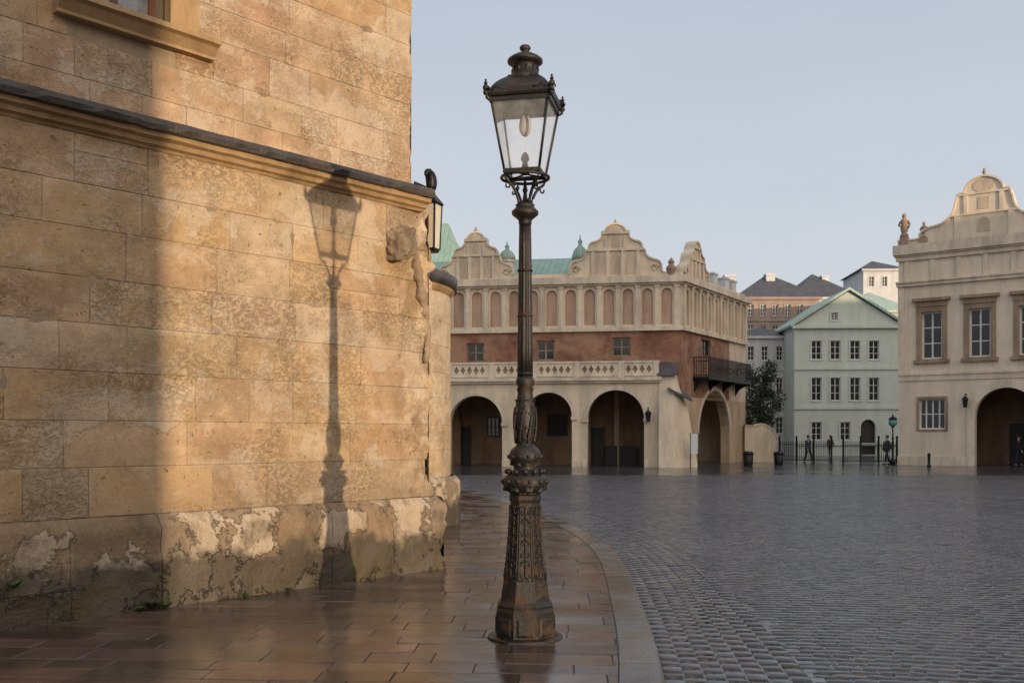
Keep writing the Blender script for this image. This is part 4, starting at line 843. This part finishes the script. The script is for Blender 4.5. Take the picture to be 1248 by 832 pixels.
mb=MB(); mb.box(g0+1.1,g0+1.9,4.3,4.38,GB,2.4); mb.obj('door',pal,[M['dark']])
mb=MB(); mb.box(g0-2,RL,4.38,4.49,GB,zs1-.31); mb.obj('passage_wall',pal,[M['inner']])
# ------------------------------------------------------------------ far houses
def house(name,label,u0,u1,Y,th,v_eave,v_ridge,wall,roof,rows,dep=10,extraX=0,bands=(),door=None,trim='white',gf=None,chim=()):
    k=(u0-624)/F; fr=Fr(k*Y,Y,math.radians(th)); L=fr.S(u1)+extraX; ze=fr.p(u0,v_eave)[1]; zr=fr.p((u0+u1)/2,v_ridge,dep/2)[1]
    rt=root(name,label,'house',(fr.o[0],fr.o[1],0),fr.th); holes=[];ws=[]
    for us,v0,v1,wpx in rows:
        for u in us:
            c,z1=fr.p(u,v0);z0=fr.p(u,v1)[1]; hw=wpx*fr.W(c)[1]/F/2
            if c-hw<.1 or c+hw>L-.1: continue
            ws.append((c-hw,c+hw,z0,z1)); holes.append(rect(c-hw,c+hw,z0,z1))
    mb=MB(); outer=rect(0,L,GB,ze)
    if gf: gx,gz=fr.p(*gf); outer=[(0,GB),(L,GB),(L,ze),(gx,gz),(0,ze)]
    if door:
        d0,d1,vt=door; x0=fr.S(d0);x1=fr.S(d1);zt2=fr.p(d0,vt)[1]; holes.append(archpoly(x0,x1,.0,zt2,10))
    mb.panel(outer,holes,0,.35); mb.box(0,L,.6,dep,GB,ze-.02); mb.box(0,.3,.35,.6,GB,ze-.02); mb.box(L-.3,L,.35,.6,GB,ze-.02); mb.obj('wall',rt,[M[wall]])
    for w_ in ws: window(rt,*w_,.12,trim,2,3,.07)
    mb=MB()
    for (a,b,z0,z1) in ws: mb.panel(rect(a-.12,b+.12,z0-.12,z1+.12),[rect(a,b,z0,z1)],-.05,.01)
    for v in bands: z=fr.p(u0,v)[1]; mb.box(-.05,L+.05,-.12,.02,z-.12,z+.12)
    mb.box(-.25,L+.25,-.35,.1,ze-.25,ze+.02); mb.obj('trim',rt,[M[wall] if trim=='white' else M['trim']])
    if door:
        mb=MB(); mb.box(x0-.1,x1+.1,.3,.36,-.05,zt2+.05); mb.obj('door',rt,[M['dark']])
    mb=MB(); e=.4
    if gf:
        t=.22
        for (xa,za,xb,zb_) in ((-e,ze-.15,gx,gz+.1),(gx,gz+.1,L+e,ze-.15)):
            mb.add([(xa,-e,za),(xb,-e,zb_),(xb,dep,zb_),(xa,dep,za),(xa,-e,za+t),(xb,-e,zb_+t),(xb,dep,zb_+t),(xa,dep,za+t)],[(0,3,2,1),(4,5,6,7),(0,1,5,4),(1,2,6,5),(2,3,7,6),(3,0,4,7)])
    else:
        rx0,rx1=dep*.4,L-dep*.4
        if rx1<rx0: rx0=rx1=L/2; rx1+=.01
        mb.add([(-e,-e,ze),(L+e,-e,ze),(L+e,dep+e,ze),(-e,dep+e,ze),(rx0,dep/2,zr),(rx1,dep/2,zr)],[(0,1,5,4),(1,2,5),(2,3,4,5),(3,0,4),(0,3,2,1)])
    mb.obj('roof',rt,[M[roof]])
    for (uc,v0) in chim:
        mb=MB(); x,zc=fr.p(uc,v0,dep*.4); mb.box(x-.45,x+.45,dep*.4-.4,dep*.4+.4,ze+.1,zc); mb.box(x-.53,x+.53,dep*.4-.48,dep*.4+.48,zc-.02,zc+.18); mb.obj('chimney',rt,[M['offw']])
    return fr,rt
house('mint_house','pale mint green townhouse with low triangular gable and arched door',968,1100,88,-2,397,352,'mint','copperlt',
  [((995,1018,1042,1065),415,438,12),((995,1018,1042,1065),460,488,12),((995,1030),514,536,12),((1017,),381,390,8)],dep=12,bands=(449,497,541),door=(1049,1067,511),gf=(1034,355))
house('pink_house','greyish brown townhouse with rows of windows and dark roof',902,986,100,0,362,336,'pink','roofd',[((915,930,945,960,975),371,385,7),((915,930,945,960,975),396,411,7),((915,930,945,960),430,446,7)],dep=9,bands=(390,424),chim=((938,336),),extraX=1)
house('white_house','narrow bluish white townhouse with small windows',903,968,92,0,409,399,'offw','roofd',[((915,932,950),422,439,8),((915,932,950),460,480,8),((930,950),508,528,9)],dep=7,bands=(450,497))
house('tall_white_house','tall white house rising behind green roof',1052,1100,125,-3,328,318,'offw','roofd',[((1062,1078),337,349,6)],dep=9)
house('dark_roof_house','old house with steep dark roof and chimneys',972,1048,118,2,362,334,'offw','roofd',[((985,1000,1015),369,379,6)],dep=12,chim=((1005,338),))
house('green_roof_house','low house with sloping green copper roof',1040,1110,106,0,378,356,'mint','copperlt',[((1060,),384,391,6)],dep=8)
house('white_gable_house','white rendered house with chimneys behind market hall',868,905,84,0,368,356,'offw','roofd',[((893,),380,392,6),((893,),406,418,6)],dep=8,chim=((889,338),))
def plainhouse(name,label,P,th,L,dep,hgt,wall):
    rt=root(name,label,'house',(P[0],P[1],0),th); holes=[];
    for j in range(3):
        for i in range(int(L/4)):
            x=1.5+i*4; z=1.2+j*4.2
            if z+2.2<hgt: holes.append((x,x+1.2,z,z+2.2))
    mb=MB(); mb.panel(rect(0,L,GB,hgt),[rect(*h) for h in holes],0,.4); mb.box(0,L,.6,dep,GB,hgt); mb.box(0,.3,.4,.6,GB,hgt); mb.box(L-.3,L,.4,.6,GB,hgt); mb.obj('wall',rt,[M[wall]])
    for h in holes:
        mb=MB(); mb.box(h[0],h[1],.2,.26,h[2],h[3]); mb.obj('window',rt,[M['wglass']])
    mb=MB(); mb.add([(0,0,hgt),(L,0,hgt),(L,dep,hgt),(0,dep,hgt),(2,dep/2,hgt+3),(L-2,dep/2,hgt+3)],[(0,1,5,4),(1,2,5),(2,3,4,5),(3,0,4),(0,3,2,1)]); mb.obj('roof',rt,[M['roofr']])
sdir=Vector((.574,-.819)); perp=Vector((.819,.574))
plainhouse('corner_town_house','three storey rendered townhouse facing the square',tuple(perp*2.80+sdir*14.0),math.atan2(-perp.y,-perp.x),22,9,12,'cream')
plainhouse('sun_block_house_row','unseen rendered townhouse row added to block the low sun',tuple(perp*112+sdir*16),math.atan2(-perp.y,-perp.x),98,10,13,'rcream')  # unseen row added to keep direct sun off the hall and far houses
# ------------------------------------------------------------------ tree
random.seed(11)
tx,ty=(924-624)/F*69,69; tr=root('deciduous_tree','dense dark green tree behind low rendered wall','tree',(tx,ty,ZR))
mb=MB(); mb.tube([(0,0,-.1),(.05,0,1),(0,.05,2.2),(.1,0,3.4),(0,0,4.8)],[.2,.16,.14,.1,.04],8)
cl=[]
for i in range(38):
    a=random.random()*6.28; z=random.uniform(2.5,6.5); rr=1.9*math.sqrt(max(.05,1-((z-4.1)/2.7)**2))*random.uniform(.4,1.0); c=(rr*math.cos(a),rr*math.sin(a),z); cl.append(c)
    mb.tube([(0.05,0,min(z-.8,4)),(c[0]*.5,c[1]*.5,z-.5),c],[.06,.035,.012],5)
mb.obj('trunk',tr,[M['bark']])
mb=MB()
for c in cl:
    R_=random.uniform(.38,.70)
    for i in range(190):
        d=Vector((random.gauss(0,1),random.gauss(0,1),random.gauss(0,1))).normalized()*R_*random.uniform(.5,1.12); p=Vector(c)+d; s_=random.uniform(.05,.10)
        a=Vector((random.gauss(0,1),random.gauss(0,1),random.gauss(0,1))).normalized(); b=a.cross(d).normalized() if a.cross(d).length>0 else Vector((1,0,0))
        mb.add([p-a*s_,p+b*s_*.6,p+a*s_,p-b*s_*.6],[(0,1,2,3)],0 if random.random()<.65 else 1)
mb.obj('crown',tr,[M['leafg'],M['leafd']],recalc=False)
FW=Fr((908-624)/F*66.5,66.5,0); gw=root('garden_wall','low cream rendered wall with rounded crest','wall',(FW.o[0],FW.o[1],0))
x1=FW.S(948); zt_=FW.p(925,514)[1]; zl=FW.p(910,519)[1]; pts=[(0,GB),(x1,GB)]+[(x1*(1-i/14),zl-.9*(1-i/14)**3+(zt_-zl)*math.sin(math.pi*min(1,i/10))) for i in range(15)]
mb=MB(); mb.panel(pts,[],0,.45); mb.obj('wall',gw,[M['cream']]); mb=MB(); coping(mb,pts[2:],-.06,.5,.08); mb.obj('coping',gw,[M['trim']])
# fence
fx0,fy0=(950-624)/F*66,66.0; fx1,fy1=(1093-624)/F*61.5,61.5; FL=math.hypot(fx1-fx0,fy1-fy0); fth=math.atan2(fy1-fy0,fx1-fx0)
fe=root('iron_fence','black iron picket fence with tall posts','fence',(fx0,fy0,ZR),fth)
for sa,sb in ((.1,FL*.46),(FL*.56,FL)):
    mb=MB(); x=sa
    while x<sb:
        mb.box(x-.013,x+.013,-.013,.013,.1,1.32); mb.add([(x-.03,-.02,1.32),(x+.03,-.02,1.32),(x+.03,.02,1.32),(x-.03,.02,1.32),(x,0,1.42)],[(0,1,4),(1,2,4),(2,3,4),(3,0,4)]); x+=.125
    for z in (.16,1.18): mb.box(sa-.1,sb,-.02,.02,z-.02,z+.02)
    mb.obj('railing_panel',fe,[M['black']])
for x in list(np.linspace(0,FL*.46,4))+list(np.linspace(FL*.56,FL,4)):
    mb=MB(); mb.box(-.05,.05,-.05,.05,0,1.6); mb.ball((0,0,1.66),.08,0,8,6); mb.obj('post',fe,[M['black']],(x,0,0))
# ------------------------------------------------------------------ people
def skin_obj(name,par,chains,mat,sub=1):
    me=bpy.data.meshes.new(name); vs=[];es=[];rs=[];idx={}
    for ch in chains:
        prev=None
        for key,p,r_ in ch:
            if key not in idx: idx[key]=len(vs); vs.append(p); rs.append(r_)
            if prev is not None: es.append((prev,idx[key]))
            prev=idx[key]
    me.from_pydata(vs,es,[]); me.materials.append(mat); o=bpy.data.objects.new(name,me); COL.objects.link(o); o.parent=par
    md=o.modifiers.new('skin','SKIN'); 
    if not me.skin_vertices: 
        bm=bmesh.new(); bm.from_mesh(me); bm.verts.layers.skin.verify(); bm.to_mesh(me); bm.free()
    for i,sv in enumerate(me.skin_vertices[0].data): sv.radius=rs[i] if isinstance(rs[i],tuple) else (rs[i],rs[i]); sv.use_root=(i==0)
    md.use_smooth_shade=True; ss=o.modifiers.new('sub','SUBSURF'); ss.levels=sub; ss.render_levels=sub; return o
def person(u,Y,heading,coat,trous,stride,label,sc=1.0):
    X=(u-624)/F*Y; p=root('person',label,'person',(X,Y,ZR),math.radians(heading)); p.scale=(sc,sc,sc)
    s=stride; cm=plain('coat_cloth',coat,.9); tm=plain('trouser_cloth',trous,.9)
    hip=lambda g:(g*.09,0,.9); kn=lambda g:(g*.1,-.02-.14*s*g*1.0 if g>0 else .10*s,.50); an=lambda g:(g*.1,(-.22*s if g>0 else .30*s),.09+(.04*s if g<0 else 0)); toe=lambda g:(g*.11,an(g)[1]-.17,.035)
    sh=lambda g:(g*.17,0,1.40); el=lambda g:(g*.23,.04+.1*s*g,1.12); wr=lambda g:(g*.22,-.06+.16*s*g,.90); hd=lambda g:(g*.22,-.09+.19*s*g,.82)
    ch=[[('pel',(0,0,.95),(.14,.10)),('sp',(0,.01,1.15),(.12,.09)),('che',(0,0,1.33),(.15,.10)),('nk',(0,0,1.47),.05),('hd0',(0,-.01,1.56),(.07,.08)),('hd1',(0,-.01,1.65),(.078,.095)),('hd2',(0,0,1.73),(.05,.06))]]
    for g,t in ((1,'r'),(-1,'l')):
        ch.append([('pel',0,0),('hip'+t,hip(g),.09),('kn'+t,kn(g),.06),('an'+t,an(g),.04),('toe'+t,toe(g),(.04,.03))])
        ch.append([('che',0,0),('sh'+t,sh(g),.055),('el'+t,el(g),.042),('wr'+t,wr(g),.028),('hd'+t,hd(g),(.038,.02))])
        h_=hd(g)
        for f in range(4): ch.append([('hd'+t,0,0),('f%d'%f+t,(h_[0]-.0,h_[1]+(f-1.5)*.02,h_[2]-.05),.009),('g%d'%f+t,(h_[0]-g*.012,h_[1]+(f-1.5)*.02,h_[2]-.085+abs(f-1.4)*.008),.008)])
        ch.append([('wr'+t,0,0),('t'+t,(h_[0]-g*.01,h_[1]-.035,h_[2]+.02),.010),('t2'+t,(h_[0]-g*.015,h_[1]-.05,h_[2]-.02),.009)])
    skin_obj('body',p,ch,M['skin'])
    ch=[[('a',(0,0,.78),(.19,.14)),('b',(0,0,.95),(.18,.13)),('c',(0,.01,1.15),(.165,.12)),('d',(0,0,1.34),(.19,.125)),('e',(0,0,1.45),.075)]]
    for g,t in ((1,'r'),(-1,'l')): ch.append([('d',0,0),('s'+t,sh(g),.078),('e'+t,el(g),.062),('w'+t,wr(g),.045)])
    skin_obj('coat',p,ch,cm)
    ch=[]
    for g,t in ((1,'r'),(-1,'l')): ch.append([('p',(0,0,.93),(.15,.11)),('h'+t,hip(g),.105),('k'+t,kn(g),.08),('a'+t,(an(g)[0],an(g)[1],.11),.062)])
    skin_obj('trousers',p,ch,tm)
    for g in (1,-1):
        mb=MB(); t_=toe(g); a_=an(g); mb.ball((t_[0],(t_[1]+a_[1])/2,.045),(.05,.14,.05),0,10,6); mb.obj('shoe',p,[M['dark']])
    mb=MB(); mb.ball((0,.02,1.69),(.098,.108,.10),0,14,8); mb.obj('hair',p,[M['hair']])
    mb=MB(); mb.ball((0,-.115,1.62),(.014,.02,.022),0,6,5); mb.ball((.09,0,1.62),(.012,.02,.03),0,6,5); mb.ball((-.09,0,1.62),(.012,.02,.03),0,6,5)
    for g in(1,-1): mb.ball((g*.032,-.1,1.65),(.012,.008,.008),1,6,5)
    mb.box(-.022,.022,-.108,-.1,1.575,1.582,1); mb.obj('face',p,[M['skin'],M['dark']])
person(985,63,20,(.035,.045,.065),(.03,.03,.04),1,'person in dark blue winter coat walking near iron fence')
person(1081,60,-80,(.03,.032,.04),(.02,.02,.025),.8,'person in black coat walking beside fence')
person(1012,80,150,(.06,.05,.045),(.03,.03,.04),.3,'person in dark jacket standing behind the fence')
person(1241,56.8,60,(.02,.02,.025),(.02,.02,.03),.6,'person in black clothes by arched gateway')
# ------------------------------------------------------------------ street furniture
def bin_(u,Y,r_,h,lab):
    X=(u-624)/F*Y; o=root('litter_bin',lab,'bin',(X,Y,ZR),group='litter bins on the square'); mb=MB(); mb.lathe([(r_*.8,0),(r_*.85,.05),(r_,h*.8)],16); mb.obj('body',o,[M['black']]); mb=MB(); mb.lathe([(r_*1.06,h*.8),(r_*1.06,h*.86),(r_*.7,h*.98),(r_*.2,h)],16); mb.obj('lid',o,[M['black']])
bin_(912,58,.3,.85,'black rounded litter bin near market hall'); bin_(949,60,.3,.8,'black rounded litter bin near fence')
X,Y=(846-624)/F*54.5,54.5; sg=root('information_sign','white information board on dark legs beside arcade','sign',(X,Y,ZR),math.radians(12))
mb=MB(); mb.box(-.25,.25,-.02,.02,.75,1.85); mb.obj('board',sg,[M['sign']]); 
for x in (-.24,.2): mb=MB(); mb.box(x,x+.04,-.025,.025,0,1.9); mb.obj('leg',sg,[M['black']])
X,Y=(1132-624)/F*56,56; bo=root('bollard','short dark iron bollard before cream palace','bollard',(X,Y,ZR)); mb=MB(); mb.lathe([(.12,0),(.12,.08),(.08,.12),(.075,.6),(.1,.64),(.09,.72),(.03,.78)],14); mb.obj('post',bo,[M['black']])
X,Y=(1088-624)/F*60,60; l2=root('lamp_standard','short black lamp standard with round teal lantern','street lamp',(X,Y,ZR))
mb=MB(); mb.lathe([(.16,0),(.15,.3),(.07,.4),(.05,1.5),(.07,1.6),(.04,1.7),(.035,2.2),(.12,2.3)],12); mb.obj('post',l2,[M['black']]); mb=MB(); mb.ball((0,0,2.55),.26,0,14,10); mb.obj('lantern',l2,[M['teal']]); mb=MB(); mb.lathe([(.28,2.72),(.2,2.82),(.05,2.92),(.03,3.05)],12); mb.obj('cap',l2,[M['black']])
for fr_,u,v,o in ((C,790,507,-.35),(R,1176,490,-.4)):
    x,z=fr_.p(u,v,o); X,Y=fr_.W(x,o); hl=root('pier_lantern','small black iron lantern bracketed on wall','lantern',(X,Y,z),fr_.th,group='lanterns on facades')
    mb=MB(); mb.lathe([(.1,-.3),(.16,.15),(.2,.18),(.03,.36)],6,smooth=False); mb.obj('lantern_body',hl,[M['black']]); mb=MB(); mb.tube([(0,0,.34),(0,.1,.5),(0,abs(o)+.02,.45)],.03,5); mb.obj('bracket',hl,[M['black']])
